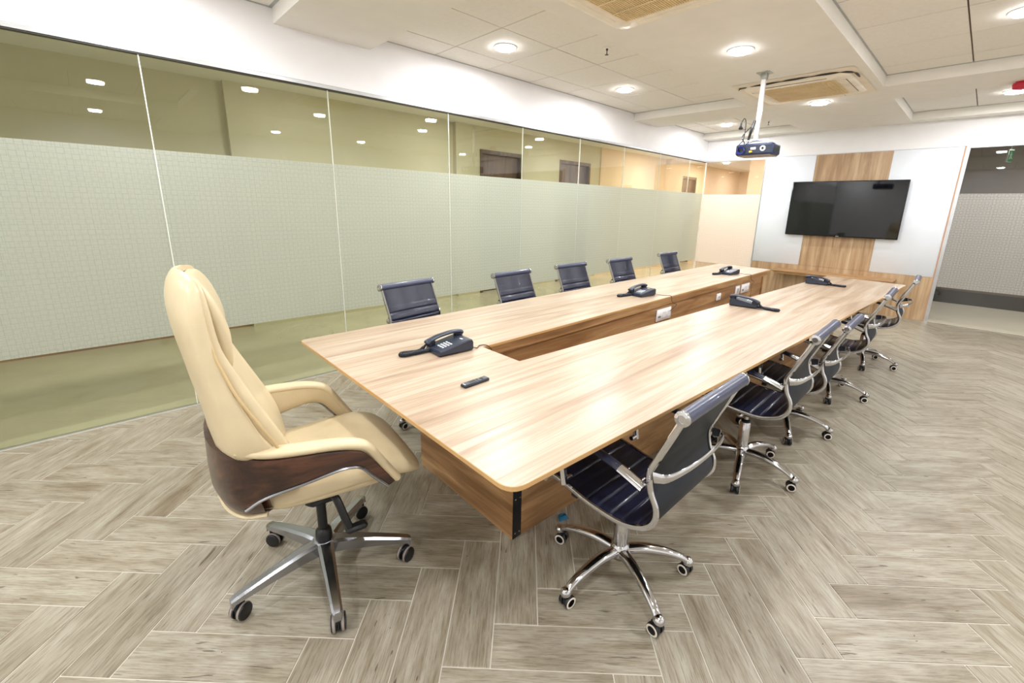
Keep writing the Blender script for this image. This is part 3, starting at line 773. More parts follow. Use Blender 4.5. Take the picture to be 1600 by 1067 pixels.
        w_ = MB(); w_.T = T @ Matrix.Translation((0.287, 0, 0)) @ Matrix.Rotation(sw, 4, 'Z')
        for s in (-1, 1):
            w_.lathe([(0.012, s * 0.006), (0.0245, s * 0.007), (0.025, s * 0.010), (0.025, s * 0.020), (0.0235, s * 0.022)], 18, ctr=(-0.012, 0, 0.025), axis='y', mi=0)
            w_.lathe([(0.0232, s * 0.0222), (0.0215, s * 0.0235), (0.0165, s * 0.0235), (0.0160, s * 0.0220)], 18, ctr=(-0.012, 0, 0.025), axis='y', mi=1, cap=False)
            w_.lathe([(0.0162, s * 0.0222), (0.002, s * 0.0222)], 14, ctr=(-0.012, 0, 0.025), axis='y', mi=0)
        w_.lathe([(0.008, 0.02), (0.008, 0.05)], 10, mi=0)
        w_.box((-0.028, -0.0065, 0.022), (0.006, 0.0065, 0.046), 0.003, mi=0)
        w_.build('castor', [M_BLKPLA, M_RIM], base)
    return r
def empty_part(name, parent):
    o = bpy.data.objects.new(name, None); COL.objects.link(o); o.parent = parent; o.empty_display_size = 0.05; return o
chair0 = make_chair()
GR = 'black ribbed office chairs along the right side of the table'; GL = 'black ribbed office chairs along the glass side of the table'
chairs = [  # x, y, facing yaw (local +y), base yaw (world), lift, label, group
    (1.355, 0.79, 0.0, 27, 0.0, 'nearest black ribbed chair on the right side, its whole chrome star base showing', GR),
    (2.53, 0.742, 0.02, 52, 0.012, 'second chair on the right side, its tall chrome gas column in plain view', GR),
    (3.29, 0.745, 0.02, 61, -0.075, 'third chair on the right side, lower and half hidden behind the second chair', GR),
    (4.24, 0.69, 0.03, 54, 0.0, 'fourth chair on the right side, two wheels under its seat beside the open floor', GR),
    (5.40, 0.635, 0.05, 50, 0.0, 'farthest chair on the right side, at the table corner before the wooden wall base', GR),
    (1.585, 2.455, PI + 0.14, 36, 0.032, 'nearest chair on the glass side, the largest navy-black back showing over the table', GL),
    (2.555, 2.445, PI + 0.055, 20, 0.02, 'second chair on the glass side, in front of the patterned hall door strip', GL),
    (3.375, 2.485, PI, 5, 0.02, 'third and middle chair on the glass side, left of the middle desk phone', GL),
    (4.20, 2.47, PI, 60, 0.02, 'fourth chair on the glass side, between the middle chair and the farthest one', GL),
    (5.337, 2.50, PI, 44, 0.02, 'farthest chair on the glass side, smallest back beside the far glass panes', GL)]
for i, (x, y, rz, ba, lift, lab, grp) in enumerate(chairs):
    o = chair0 if i == 0 else copy_tree(chair0)
    o.location = (x, y, 0); o.rotation_euler = (0, 0, rz); tag(o, lab, 'chair', grp)
    for c in [q for q in bpy.data.objects if q.parent == o]:
        n = c.name.split('.')[0]
        if n == 'star_base': c.rotation_euler = (0, 0, math.radians(ba) - rz)
        elif n in ('base_hub', 'gas_column', 'column_collar'):
            if n == 'gas_column' and lift < -0.03: c.scale = (1, 1, 0.86)
            elif n == 'column_collar' and lift < -0.03: c.location.z = -0.042
            elif n == 'gas_column': c.location.z = 0
        else: c.location.z = lift

# ================================================================== EXECUTIVE CHAIR
ex = empty('executive_chair', (0.49, 1.62, 0), math.radians(-8), label='tall cream leather executive chair with dark walnut shell at the head of the table', cat='chair')
def sring(c, a, b, w, t, n=28, e=2.6):
    out = []
    for k in range(n):
        th = 2 * PI * k / n; cs, sn = math.cos(th), math.sin(th)
        p = Vector(c) + Vector(a) * (w * math.copysign(abs(cs) ** (2 / e), cs)) + Vector(b) * (t * math.copysign(abs(sn) ** (2 / e), sn))
        out.append(tuple(p))
    return out
def loft_ex(name, st, mat, e=2.6, n=28, wrap=0.0, parent=ex):
    """st rows: z, rear f, front f, half width ; sections horizontal-ish, wrap pushes the sides forward"""
    R = []
    for z, fr, ff, w in st:
        c = ((fr + ff) / 2, 0, z); t = (ff - fr) / 2
        ring = []
        for k in range(n):
            th = 2 * PI * k / n; cs, sn = math.cos(th), math.sin(th)
            l = w * math.copysign(abs(cs) ** (2 / e), cs); f = t * math.copysign(abs(sn) ** (2 / e), sn)
            ring.append((c[0] + f + wrap * (l / max(w, .01)) ** 2 * min(1, w / .2), l, z + 0.25 * f * 0))
        R.append(ring)
    mb = MB(); mb.rings(R); return mb.build(name, mat, parent, ang=70)
shell = crom([(0.712, -0.305, -0.172, 0.262), (0.735, -0.313, -0.185, 0.272), (0.79, -0.318, -0.218, 0.274), (0.90, -0.335, -0.262, 0.26), (0.99, -0.348, -0.29, 0.245), (1.09, -0.362, -0.306, 0.23), (1.166, -0.366, -0.313, 0.215), (1.22, -0.358, -0.315, 0.188), (1.250, -0.345, -0.318, 0.14), (1.262, -0.336, -0.326, 0.07)], 4)
loft_ex('back_shell', shell, M_CREAM, e=5, wrap=0.05)
cush = crom([(0.545, -0.22, -0.10, 0.20), (0.60, -0.25, -0.105, 0.238), (0.68, -0.27, -0.122, 0.250), (0.785, -0.282, -0.168, 0.255), (0.852, -0.295, -0.200, 0.250), (0.907, -0.31, -0.225, 0.243), (0.965, -0.325, -0.250, 0.232), (1.05, -0.34, -0.284, 0.218), (1.15, -0.345, -0.298, 0.203), (1.225, -0.345, -0.303, 0.168), (1.246, -0.34, -0.312, 0.10)], 4)
loft_ex('back_cushion', cush, M_CREAM, e=6, wrap=0.048)
pil = crom([(0.972, -0.262, -0.248, 0.12), (0.980, -0.278, -0.238, 0.175), (1.02, -0.292, -0.230, 0.196), (1.085, -0.300, -0.228, 0.200), (1.143, -0.308, -0.240, 0.195), (1.20, -0.314, -0.262, 0.178), (1.236, -0.318, -0.284, 0.14), (1.246, -0.316, -0.298, 0.07)], 4)
hp = loft_ex('headrest_pillow', pil, M_CREAM, e=2.6, wrap=0.03)
def wf_(w, l, z, k): return k
for s in (-1, 1):
    pp = MB(); pts = []
    for z, f, w in ((1.19, -0.290, 0.196), (1.164, -0.280, 0.206), (1.043, -0.266, 0.232), (0.991, -0.252, 0.241), (0.917, -0.228, 0.255), (0.833, -0.190, 0.266), (0.76, -0.155, 0.272), (0.725, -0.140, 0.272)):
        pts.append((f, s * w, z))
    pp.tube(crom(pts, 4), 0.0045, n=7); pp.build('seam_piping', M_CREAM2, ex)
# seat cushion: a bevelled pad bent over the front edge
R = []
seat = crom([(-0.235, 0.505, 0.535, 0.13), (-0.225, 0.47, 0.555, 0.19), (-0.15, 0.468, 0.562, 0.232), (0.0, 0.472, 0.566, 0.25), (0.12, 0.472, 0.572, 0.256), (0.21, 0.465, 0.568, 0.258), (0.275, 0.452, 0.545, 0.252), (0.315, 0.447, 0.513, 0.235), (0.332, 0.455, 0.488, 0.20)], 4)
mb = MB()
for f, zlo, zhi, w in seat:
    ring = []
    for k in range(28):
        th = 2 * PI * k / 28; cs, sn = math.cos(th), math.sin(th)
        l = w * math.copysign(abs(cs) ** (2 / 3.2), cs); dz = (zhi - zlo) / 2 * math.copysign(abs(sn) ** (2 / 2.6), sn)
        ring.append((f, l, (zlo + zhi) / 2 + dz + (0.006 * (1 - (l / max(w, .01)) ** 2) if sn > 0 else 0)))
    R.append(ring)
mb.rings(R); mb.build('seat_cushion', M_CREAM, ex, ang=70)
# seat pan below the cushion
R = []; mb = MB()
for f, zlo, zhi, w in crom([(-0.22, 0.500, 0.53, 0.16), (-0.18, 0.474, 0.54, 0.22), (-0.08, 0.462, 0.53, 0.235), (0.08, 0.452, 0.52, 0.235), (0.18, 0.448, 0.50, 0.225), (0.22, 0.452, 0.48, 0.19)], 3):
    R.append([(f, w * math.copysign(abs(math.cos(t)) ** .7, math.cos(t)), (zlo + zhi) / 2 + (zhi - zlo) / 2 * math.copysign(abs(math.sin(t)) ** .7, math.sin(t))) for t in [2 * PI * k / 24 for k in range(24)]])
mb.rings(R); mb.build('seat_pan', M_CREAM, ex, ang=70)
ST = [(-0.245, 0.752, 0.545, 0.245), (-0.18, 0.735, 0.575, 0.270), (-0.10, 0.727, 0.600, 0.290), (0.0, 0.716, 0.617, 0.300), (0.07, 0.700, 0.617, 0.303), (0.120, 0.672, 0.600, 0.302), (0.165, 0.602, 0.556, 0.297), (0.222, 0.508, 0.489, 0.288)]
STB = [(-0.245, 0.545), (-0.19, 0.583), (-0.09, 0.602), (0.01, 0.618), (0.055, 0.617), (0.09, 0.602), (0.127, 0.556), (0.180, 0.489)]
ST = crom([(a[0], a[1], b[0], b[1], a[3]) for a, b in zip(ST, STB)], 4)
for s in (-1, 1):
    Ra, Rb, tr_ = [], [], []
    for ft, zt, fb, zb2, l in ST:
        T_ = Vector((ft, s * (l - 0.022), zt)); B_ = Vector((fb, s * (l - 0.022), zb2)); c = (T_ + B_) / 2; a = (T_ - B_) / 2
        Ra.append(sring(c, a, (0, s, 0), 1.0, 0.020, 20, 3.0))
        # roll of leather is thicker at the top; walnut plate starts below it
        u = T_ + (B_ - T_) * min(0.42, 0.030 / max(0.02, (T_ - B_).length)); c2 = (u + B_) / 2; a2 = (u - B_) / 2
        Rb.append([tuple(Vector(p) + Vector((0, s * 0.022, 0))) for p in sring(c2, a2, (0, s, 0), 1.0, 0.007, 16, 5)])
        tr_.append(tuple(B_ + Vector((0, s * 0.022, 0)) + (B_ - T_).normalized() * 0.005))
    mb = MB(); mb.rings(Ra); arm = mb.build('armrest', M_CREAM, ex, ang=60)
    mb = MB()
    rollp = [tuple(Vector((ft, s * (l - 0.014), zt)) + (Vector((fb, 0, zb2)) - Vector((ft, 0, zt))).normalized() * 0.012) for ft, zt, fb, zb2, l in ST]
    mb.tube(rollp, [(0.0165, 0.030)] * len(rollp), n=12, up=(0, 0, 1)); mb.build('arm_roll', M_CREAM, arm, ang=60)
    mb = MB(); mb.rings(Rb); mb.build('walnut_side_panel', M_WALNUT, ex, ang=50)
    mb = MB(); mb.tube(tr_, [(0.0065, 0.009)] * len(tr_), n=8, up=(0, 0, 1)); mb.build('aluminium_side_trim', M_ALUBASE, ex)
# walnut band round the back
plan = [(-0.205, -0.262), (-0.262, -0.236), (-0.302, -0.17), (-0.322, -0.08), (-0.326, 0.0), (-0.322, 0.08), (-0.302, 0.17), (-0.262, 0.236), (-0.205, 0.262)]
plan = crom(plan, 3); zz = [(0.500, -0.045), (0.515, -0.024), (0.56, 0.0), (0.62, 0.004), (0.69, 0.0), (0.728, -0.002)]
R = []
for z, dd in zz: R.append([(f * (1 + dd * 1.6) + 0.0, l * (1 + dd * 2.5), z) for f, l in plan])
mb = MB(); n = len(plan)
inner = [[(f * 0.93 + 0.008, l * 0.94, z) for f, l, z in r] for r in R]
full = R + inner[::-1]
mb.rings(full, closed=False, cap=False, loop=True); mb.build('walnut_back_shell', M_WALNUT, ex, ang=50)
mb = MB(); mb.tube([(f * 0.93, l * 0.90, 0.497) for f, l in plan], [(0.008, 0.012)] * n, n=8, up=(0, 0, 1)); mb.build('cream_lower_edge', M_CREAM, ex)
# mechanism, column, base
mb = MB(); mb.box((-0.065, -0.10, 0.385), (0.17, 0.10, 0.462), 0.014); mb.box((-0.06, -0.06, 0.335), (0.06, 0.06, 0.39), 0.016); mb.build('tilt_mechanism', M_BLKPLA, ex)
mb = MB(); mb.tube(crom([(0.02, -0.085, 0.405), (0.035, -0.13, 0.39), (0.055, -0.155, 0.31), (0.065, -0.16, 0.275)], 3), [(0.009, 0.014)] * 10, n=8, up=(0, 1, 0)); mb.box((0.05, -0.175, 0.252), (0.13, -0.14, 0.276), 0.008)
mb.build('adjustment_lever', M_BLKPLA, ex)
mb = MB(); mb.lathe([(0.018, 0.20), (0.018, 0.33)], 16); mb.lathe([(0.030, 0.12), (0.032, 0.165), (0.029, 0.19), (0.019, 0.20)], 18); mb.build('gas_column', M_BLKPLA, ex)
eb = empty_part('star_base', ex); eb.rotation_euler = (0, 0, math.radians(184 + 8))
mb = MB(); mb.lathe([(0.034, 0.085), (0.046, 0.095), (0.048, 0.14), (0.040, 0.152), (0.031, 0.154)], 24); mb.build('base_hub', M_ALUBASE, eb)
for i in range(5):
    T = Matrix.Rotation(2 * PI * i / 5, 4, 'Z')
    mb = MB(); mb.T = T; R = []
    for x, hw_, zt, zbm in ((0.03, 0.030, 0.150, 0.098), (0.09, 0.027, 0.147, 0.100), (0.2, 0.022, 0.130, 0.093), (0.295, 0.019, 0.112, 0.084), (0.325, 0.018, 0.105, 0.081), (0.337, 0.012, 0.098, 0.062)):
        R.append([(x, -hw_, zbm), (x, hw_, zbm), (x, hw_, zt - 0.007), (x, hw_ * 0.6, zt), (x, -hw_ * 0.6, zt), (x, -hw_, zt - 0.007)])
    mb.rings(R); mb.build('base_leg', M_ALUBASE, eb, ang=25)
    sw = [0.5, -0.15, 0.9, -0.6, 0.3][i]
    w_ = MB(); w_.T = T @ Matrix.Translation((0.322, 0, 0)) @ Matrix.Rotation(sw, 4, 'Z')
    for s in (-1, 1):
        w_.lathe([(0.014, s * 0.005), (0.029, s * 0.006), (0.0302, s * 0.009), (0.0302, s * 0.021), (0.028, s * 0.024), (0.012, s * 0.026), (0.003, s * 0.026)], 20, ctr=(-0.014, 0, 0.0302), axis='y', mi=0)
        w_.lathe([(0.0306, s * 0.0105), (0.0312, s * 0.013), (0.0312, s * 0.017), (0.0306, s * 0.0195)], 20, ctr=(-0.014, 0, 0.0312), axis='y', mi=1, cap=False)
    w_.lathe([(0.009, 0.02), (0.009, 0.084)], 10); w_.box((-0.034, -0.0055, 0.03), (0.008, 0.0055, 0.064), 0.003)
    w_.build('castor', [M_BLKPLA, M_RIMG], eb)

# ================================================================== DESK PHONES
def make_phone():
    r = empty('desk_phone')
    # body wedge: front at -y
    mb = MB(); R = []
    for y, w, zt in ((-0.098, 0.066, 0.022), (-0.094, 0.071, 0.029), (0.0, 0.073, 0.047), (0.07, 0.073, 0.060), (0.088, 0.072, 0.058), (0.095, 0.069, 0.048)):
        R.append([(-w + 0.006, y, 0.003), (w - 0.006, y, 0.003), (w, y, 0.010), (w, y, zt - 0.005), (w - 0.005, y, zt), (-w + 0.005, y, zt), (-w, y, zt - 0.005), (-w, y, 0.010)])
    mb.rings(R); body = mb.build('phone_body', M_PHONE, r, ang=30)
    mb = MB()
    for a in (-0.05, 0.05):
        for b in (-0.07, 0.07): mb.lathe([(0.006, 0.0), (0.006, 0.004)], 8, ctr=(a, b, 0))
    mb.build('foot', M_BLKPLA, body)
    def top(y): return 0.029 + (y + 0.094) / 0.094 * 0.018 if y < 0 else 0.047 + y / 0.07 * 0.013
    mb = MB()
    for i in range(3):
        for j in range(4):
            x = -0.004 + i * 0.020; y = -0.062 + j * 0.0155; z = top(y)
            mb.box((x - 0.0065, y - 0.0045, z - 0.002), (x + 0.0065, y + 0.0045, z + 0.0035), 0.0012)
    mb.build('keypad', M_KEY, body)
    mb = MB(); mb.box((0.012, 0.048, top(0.05) - 0.001), (0.034, 0.058, top(0.055) + 0.0006)); mb.build('name_label', M_KEY, body, smooth=False)
    # handset along y on the left
    hx = -0.047; P = crom([(hx, -0.108, 0.042), (hx, -0.088, 0.056), (hx, -0.045, 0.069), (hx, 0.0, 0.076), (hx, 0.045, 0.080), (hx, 0.082, 0.077), (hx, 0.100, 0.068)], 4)
    n = len(P); rad = []
    for i in range(n):
        t = i / (n - 1); k = abs(2 * t - 1); rad.append((0.0085 + 0.006 * k ** 3, 0.0195 + 0.006 * k ** 3))
    rad[0] = (0.008, 0.018); rad[-1] = (0.008, 0.018)
    mb = MB(); mb.tube(P, rad, n=14, up=(0, 0, 1)); hs = mb.build('handset', M_PHONE, r, ang=60)
    for y, z0, z1 in ((-0.082, 0.028, 0.060), (0.078, 0.054, 0.080)):
        mb = MB(); mb.lathe([(0.021, z0), (0.0245, z0 + 0.006), (0.0235, z1 - 0.006)], 16, ctr=(hx, y, 0)); mb.build('earpiece', M_PHONE2, hs)
    # coiled cord
    base = crom([(hx + 0.002, -0.105, 0.045), (hx - 0.006, -0.125, 0.02), (hx - 0.004, -0.15, 0.0115), (hx - 0.012, -0.19, 0.0115), (hx - 0.020, -0.225, 0.0115), (hx - 0.006, -0.242, 0.0115), (hx + 0.008, -0.228, 0.0115), (hx + 0.009, -0.185, 0.0115), (hx + 0.012, -0.15, 0.0115), (hx + 0.012, -0.115, 0.012), (hx + 0.015, -0.09, 0.012)], 24)
    P = []; D = 0
    for i, p in enumerate(base):
        if i: D += (Vector(p) - Vector(base[i - 1])).length
        t = (Vector(base[min(i + 1, len(base) - 1)]) - Vector(base[max(i - 1, 0)])).normalized(); u = Vector((0, 0, 1)); u = (u - t * u.dot(t)).normalized(); w = t.cross(u)
        a = D / 0.0048 * 2 * PI
        k = min(1, D / 0.03, 1)
        P.append(tuple(Vector(p) + (u * math.cos(a) + w * math.sin(a)) * 0.0065 * k))
    # resample the helix finely
    fine = []
    D = 0; seg = []
    for i in range(len(base) - 1):
        a0, b0 = Vector(base[i]), Vector(base[i + 1]); l = (b0 - a0).length; m = max(1, int(l / 0.0006))
        t = (b0 - a0).normalized(); u = Vector((0, 0, 1)); u = (u - t * u.dot(t)).normalized(); w = t.cross(u)
        for k in range(m):
            d = D + l * k / m; an = d / 0.0055 * 2 * PI; kk = min(1, d / 0.03)
            fine.append(tuple(a0 + (b0 - a0) * (k / m) + (u * math.cos(an) + w * math.sin(an)) * 0.0082 * kk))
        D += l
    mb = MB(); mb.tube(fine, 0.0027, n=5); mb.build('coiled_cord', M_PHONE2, r)
    return r
ph0 = make_phone()
GP = 'charcoal corded desk phones on the conference table'
phones = [(1.215, 1.762, -PI / 2 - 0.06, 'large nearest desk phone with white keys and coiled cord, left of the slot end'),
          (3.30, 1.925, -PI / 2 - 0.12, 'middle desk phone on the glass side of the slot, above the wide near socket plate'),
          (5.27, 1.965, -PI / 2 - 0.15, 'farthest desk phone on the glass side arm, near the end of the table'),
          (3.57, 1.185, 0.12, 'desk phone on the right arm of the table with its cord lying towards the chairs'),
          (5.33, 1.10, 0.10, 'desk phone at the far end of the right arm, in front of the wall shelf')]
for i, (x, y, rz, lab) in enumerate(phones):
    o = ph0 if i == 0 else copy_tree(ph0)
    o.location = (x, y, TZ); o.rotation_euler = (0, 0, rz); tag(o, lab, 'telephone', GP)
def cable(path, label, r=0.0022, mat=M_BROWNCABLE):
    mb = MB(); mb.tube(crom(path, 6), r, n=6); tag(mb.build('phone_cable', mat), label, 'cable', 'thin phone cables dropping into the slot')
cable([(1.31, 1.70, TZ + 0.012), (1.335, 1.695, TZ + 0.004), (1.37, 1.72, TZ + 0.003), (1.40, 1.697, TZ + 0.004), (1.43, 1.690, TZ - 0.03), (1.43, 1.697, 0.64)], 'thin cable from the nearest phone over the slot edge')
cable([(3.385, 1.87, TZ + 0.01), (3.43, 1.80, TZ + 0.003), (3.46, 1.742, TZ + 0.003), (3.475, 1.733, 0.70), (3.56, 1.734, 0.665), (3.52, 1.738, 0.64), (3.47, 1.742, 0.62)], 'thin brown cable looping from the middle phone to the wide near socket plate')
cable([(5.36, 1.90, TZ + 0.01), (5.40, 1.83, TZ + 0.003), (5.42, 1.779, TZ + 0.003), (5.435, 1.774, 0.70), (5.55, 1.775, 0.65), (5.50, 1.78, 0.62), (5.53, 1.783, 0.45), (5.53, 1.783, 0.30)], 'thin brown cable from the farthest phone hanging past the far socket plates')

# ================================================================== REMOTE
rm = empty('remote_control', (1.046, 1.341, TZ), 0.04, label='slim dark remote control lying alone on the near end of the table', cat='remote')
mb = MB(); mb.box((-0.066, -0.0175, 0), (0.066, 0.0175, 0.012), 0.004); ro = mb.build('remote_body', M_PHONE2, rm)
mb = MB(); mb.box((-0.062, -0.0145, 0.0115), (0.062, 0.0145, 0.0130), 0.0012); mb.build('face_plate', M_PHONE, rm)
mb = MB(); mb.lathe([(0.0095, 0.0130), (0.009, 0.0145), (0.004, 0.0147), (0.003, 0.0140)], 16, ctr=(0.034, 0, 0)); mb.box((0.010, -0.012, 0.0128), (0.016, 0.012, 0.0142), 0.001)
for i in range(3):
    for j in (-1, 0, 1): mb.box((-0.004 - i * 0.012 - 0.004, j * 0.009 - 0.003, 0.0128), (-0.004 - i * 0.012 + 0.004, j * 0.009 + 0.003, 0.0142), 0.0008)
mb.build('buttons', M_BLKPLA, rm)
mb = MB(); mb.box((-0.061, -0.008, 0.0129), (-0.056, 0.008, 0.0134)); mb.build('printed_mark', M_KEY, rm, smooth=False)

# ================================================================== TELEVISION
tv = empty('television', (XW, 1.557, 0), label='wide black flat-screen television on the walnut centre panel', cat='television')
mb = MB(); mb.box((-0.085, -0.722, 1.110), (-0.045, 0.722, 1.938), 0.004); mb.build('tv_housing', M_BEZEL, tv)
mb = MB(); mb.box((-0.0865, -0.711, 1.128), (-0.0845, 0.711, 1.929)); mb.build('tv_screen', M_SCREEN, tv, smooth=False)
mb = MB(); mb.box((-0.047, -0.25, 1.30), (-0.005, 0.25, 1.75), 0.004); mb.build('wall_mount', M_BLKPLA, tv)
mb = MB(); mb.box((-0.088, -0.02, 1.116), (-0.0852, 0.02, 1.123)); mb.build('standby_badge', M_TRIM, tv, smooth=False)

# ---- wall shelf
sh = empty('wall_shelf', (XW, 1.53, 0), label='long narrow wooden shelf fixed to the wall below the television', cat='shelf')
mb = MB(); mb.box((-0.335, -0.775, 0.520), (-0.005, 0.80, 0.548), 0.002); mb.build('shelf_board', M_BODY, sh)
mb = MB(); mb.box((-0.30, -0.76, 0.49), (-0.28, 0.78, 0.5195)); mb.build('shelf_lipping', M_EDGE, sh, smooth=False)

# ================================================================== PROJECTOR
pj = empty('projector', (4.62, 1.649, 0), label='navy projector hanging from the ceiling on a long white pole, cables at its back', cat='projector')
bxm = MB(); bxm.box((-0.12, -0.195, 1.972), (0.10, 0.126, 2.068), 0.012); body = bxm.build('projector_housing', M_PROJ, pj)
mb = MB(); mb.box((-0.108, -0.18, 1.964), (0.09, 0.112, 1.974), 0.004); mb.build('underside_cover', M_PROJB, body)
mb = MB(); mb.box((-0.122, -0.185, 1.985), (-0.1195, 0.118, 2.055)); mb.build('port_panel', M_PHONE, body, smooth=False)
mb = MB(); mb.lathe([(0.024, -0.127), (0.024, -0.119)], 20, ctr=(0, -0.115, 2.022), axis='x', mi=0); mb.lathe([(0.011, -0.129), (0.011, -0.118)], 16, ctr=(0, -0.115, 2.022), axis='x', mi=1); mb.build('round_port_ring', [M_SOCK, M_BLKPLA], body)
mb = MB(); mb.box((-0.126, -0.055, 2.015), (-0.120, -0.010, 2.035), 0.002); mb.build('port_sticker', M_SOCK, body)
mb = MB(); mb.box((-0.15, -0.03, 1.988), (-0.121, -0.008, 2.003), 0.002); mb.build('yellow_plug', M_YEL, body)
mb = MB()
for i in range(9): mb.box((-0.08 + i * 0.018, -0.198, 1.985), (-0.072 + i * 0.018, -0.194, 2.05))
mb.build('side_vent', M_BLKPLA, body, smooth=False)
mb = MB(); mb.lathe([(0.034, 0.098), (0.034, 0.125), (0.026, 0.13), (0.024, 0.122)], 20, ctr=(0, -0.09, 2.022), axis='x'); mb.build('lens', M_BLKPLA, body)
mb = MB(); mb.box((-0.018, -0.018, 2.115), (0.018, 0.018, ZS - 0.05), 0.004); po = mb.build('ceiling_pole', M_WHITE, pj)
mb = MB(); mb.box((-0.055, -0.055, ZS - 0.006), (0.055, 0.055, ZS), 0.001); mb.box((-0.026, -0.026, ZS - 0.055), (0.026, 0.026, ZS - 0.006), 0.003)
for a in (-0.07, 0.07): mb.tube([(a, a * 0.6, ZS - 0.002), (0, 0, ZS - 0.006)], 0.006, n=6)
mb.build('ceiling_bracket', M_TRIM, po)
mb = MB(); mb.box((-0.03, -0.03, 2.105), (0.03, 0.03, 2.118), 0.002)
for a, b in ((-0.09, -0.14), (0.07, -0.14), (-0.09, 0.09), (0.07, 0.09)): mb.tube([(0, 0, 2.11), (a, b, 2.10), (a, b, 2.066)], 0.006, n=6)
mb.build('mounting_arm', M_WHITE, pj)
mb = MB()
mb.tube(crom([(-0.02, 0.03, 2.25), (-0.06, 0.10, 2.15), (-0.10, 0.06, 2.08), (-0.15, 0.05, 2.05), (-0.135, 0.03, 2.02)], 6), 0.0045, n=6)
mb.tube(crom([(-0.03, 0.02, 2.28), (-0.05, 0.03, 2.20), (-0.04, 0.05, 2.12), (-0.05, 0.055, 2.075)], 6), 0.012, n=7)
mb.tube(crom([(-0.135, 0.085, 2.0), (-0.16, 0.09, 2.05), (-0.12, 0.07, 2.10), (-0.07, 0.08, 2.18), (-0.06, 0.085, 2.27), (-0.06, 0.105, 2.305), (-0.06, 0.125, 2.27)], 6), 0.004, n=6)
mb.lathe([(0.012, 2.21), (0.022, 2.215), (0.012, 2.235), (0.008, 2.27)], 10, ctr=(-0.06, 0.126, 0)); mb.build('black_cable', M_BLKPLA, pj)
mb = MB()
for k in range(3): mb.tube([(-0.138 - 0.006 * k, 0.068 + 0.030 * math.cos(2 * PI * i / 20), 2.012 + (0.026 + 0.004 * k) * math.sin(2 * PI * i / 20)) for i in range(20)], 0.004, n=6, loop=True)
mb.build('blue_cable_coil', M_BLUEC, pj)

# ================================================================== CEILING AIR UNITS
def rrect(h, rad, n=6):
    out = []
    for qx, qy, a0 in ((1, 1, 0), (-1, 1, 90), (-1, -1, 180), (1, -1, 270)):
        for i in range(n + 1):
            a = math.radians(a0 + 90 * i / n); out.append((qx * (h - rad) + rad * math.cos(a), qy * (h - rad) + rad * math.sin(a)))
    return out
def air_unit(x, y, lab, gap):
    r = empty('air_conditioner', (x, y, ZS), label=lab, cat='air conditioner', group='square ceiling cassette air conditioners')
    mb = MB(); H = 0.455
    R = [[(a, b, z) for a, b in rrect(h, rr)] for h, rr, z in ((H, 0.09, 0.0), (H, 0.09, -0.012), (H - 0.012, 0.085, -0.024), (0.345, 0.05, -0.034), (0.335, 0.045, -0.026))]
    mb.rings(R, cap=False); mb.add([(a, b, -0.026) for a, b in rrect(0.335, 0.045)], [tuple(range(28))]); pn = mb.build('unit_panel', M_ACP, r)
    for k in range(4):
        T = Matrix.Rotation(k * PI / 2, 4, 'Z')
        mb = MB(); mb.T = T; mb.box((-0.27, 0.362, -0.036), (0.27, 0.402, -0.0305), 0.002); mb.build('louvre', M_ACP, r)
        mb = MB(); mb.T = T; mb.box((-0.28, 0.404, -0.0305), (0.28, 0.4075, -0.026)); mb.build('louvre_gap_shade', M_GRID, r, smooth=False)  # dark strip painting the shade inside a louvre slot
    mb = MB(); mb.add([(a, b, -0.0275) for a, b in rrect(0.325, 0.04)], [tuple(range(28))])
    mb.build('grille_backing', M_ACG, r, smooth=False)
    mb = MB()
    for i in range(42):
        yy = -0.31 + i * 0.62 / 41; mb.box((-0.315, yy - 0.0025, -0.034), (0.315, yy + 0.0025, -0.028))
    for xx in (-0.16, 0.0, 0.16): mb.box((xx - 0.005, -0.315, -0.0355), (xx + 0.005, 0.315, -0.033))
    mb.build('grille_slats', M_ACG, r, smooth=False)
    if gap:
        mb = MB(); g = 0.010
        mb.tube([(-0.47, 0.40, -g), (-0.46, 0.47, -g), (-0.40, 0.50, -g), (-0.35, 0.47, -g)][:3], [0.004, 0.007, 0.004], n=6)
        mb.tube(crom([(-0.475, 0.36, -g), (-0.482, 0.15, -g), (-0.485, 0.0, -g), (-0.485, -0.2, -g), (-0.475, -0.36, -g), (-0.43, -0.45, -g), (-0.35, -0.485, -g), (-0.2, -0.49, -g)], 4), [0.002 + 0.007 * abs(math.sin(i * 0.55)) for i in range(29)], n=6)
        mb.build('edge_gap_shade', M_SEAL, r)  # black tubes in place of the shade inside the sagging edge
        mb = MB(); mb.add([(a * 1.28, b * 1.13, -0.0025) for a, b in rrect(0.455, 0.02)], [tuple(range(28))]); mb.build('ceiling_patch_board', M_PATCH, r, smooth=False)
    return r
air_unit(2.425, 1.575, 'ceiling air conditioner with khaki grille cut by the top edge of the photo', False)
air_unit(5.46, 1.54, 'far ceiling air conditioner behind the projector pole with a dark curled gap round its edge', True)

# ---- sprinklers
def sprinkler(x, y, z, lab):
    r = empty('sprinkler_head', (x, y, z), label=lab, cat='sprinkler', group='sprinkler heads in the ceiling')
    mb = MB(); mb.lathe([(0.034, 0.0), (0.032, -0.005), (0.012, -0.007)], 20); mb.build('rosette', M_WHITE, r)
    mb = MB(); mb.lathe([(0.010, -0.004), (0.008, -0.02), (0.004, -0.024), (0.004, -0.05), (0.016, -0.052), (0.016, -0.054), (0.002, -0.056)], 12); mb.build('nozzle', M_BROWNCABLE, r)
sprinkler(3.40, 2.52, ZT, 'sprinkler head in the left tile bay, between its two near downlights')
sprinkler(7.60, 2.56, ZT, 'small far sprinkler head just right of the projector pole')

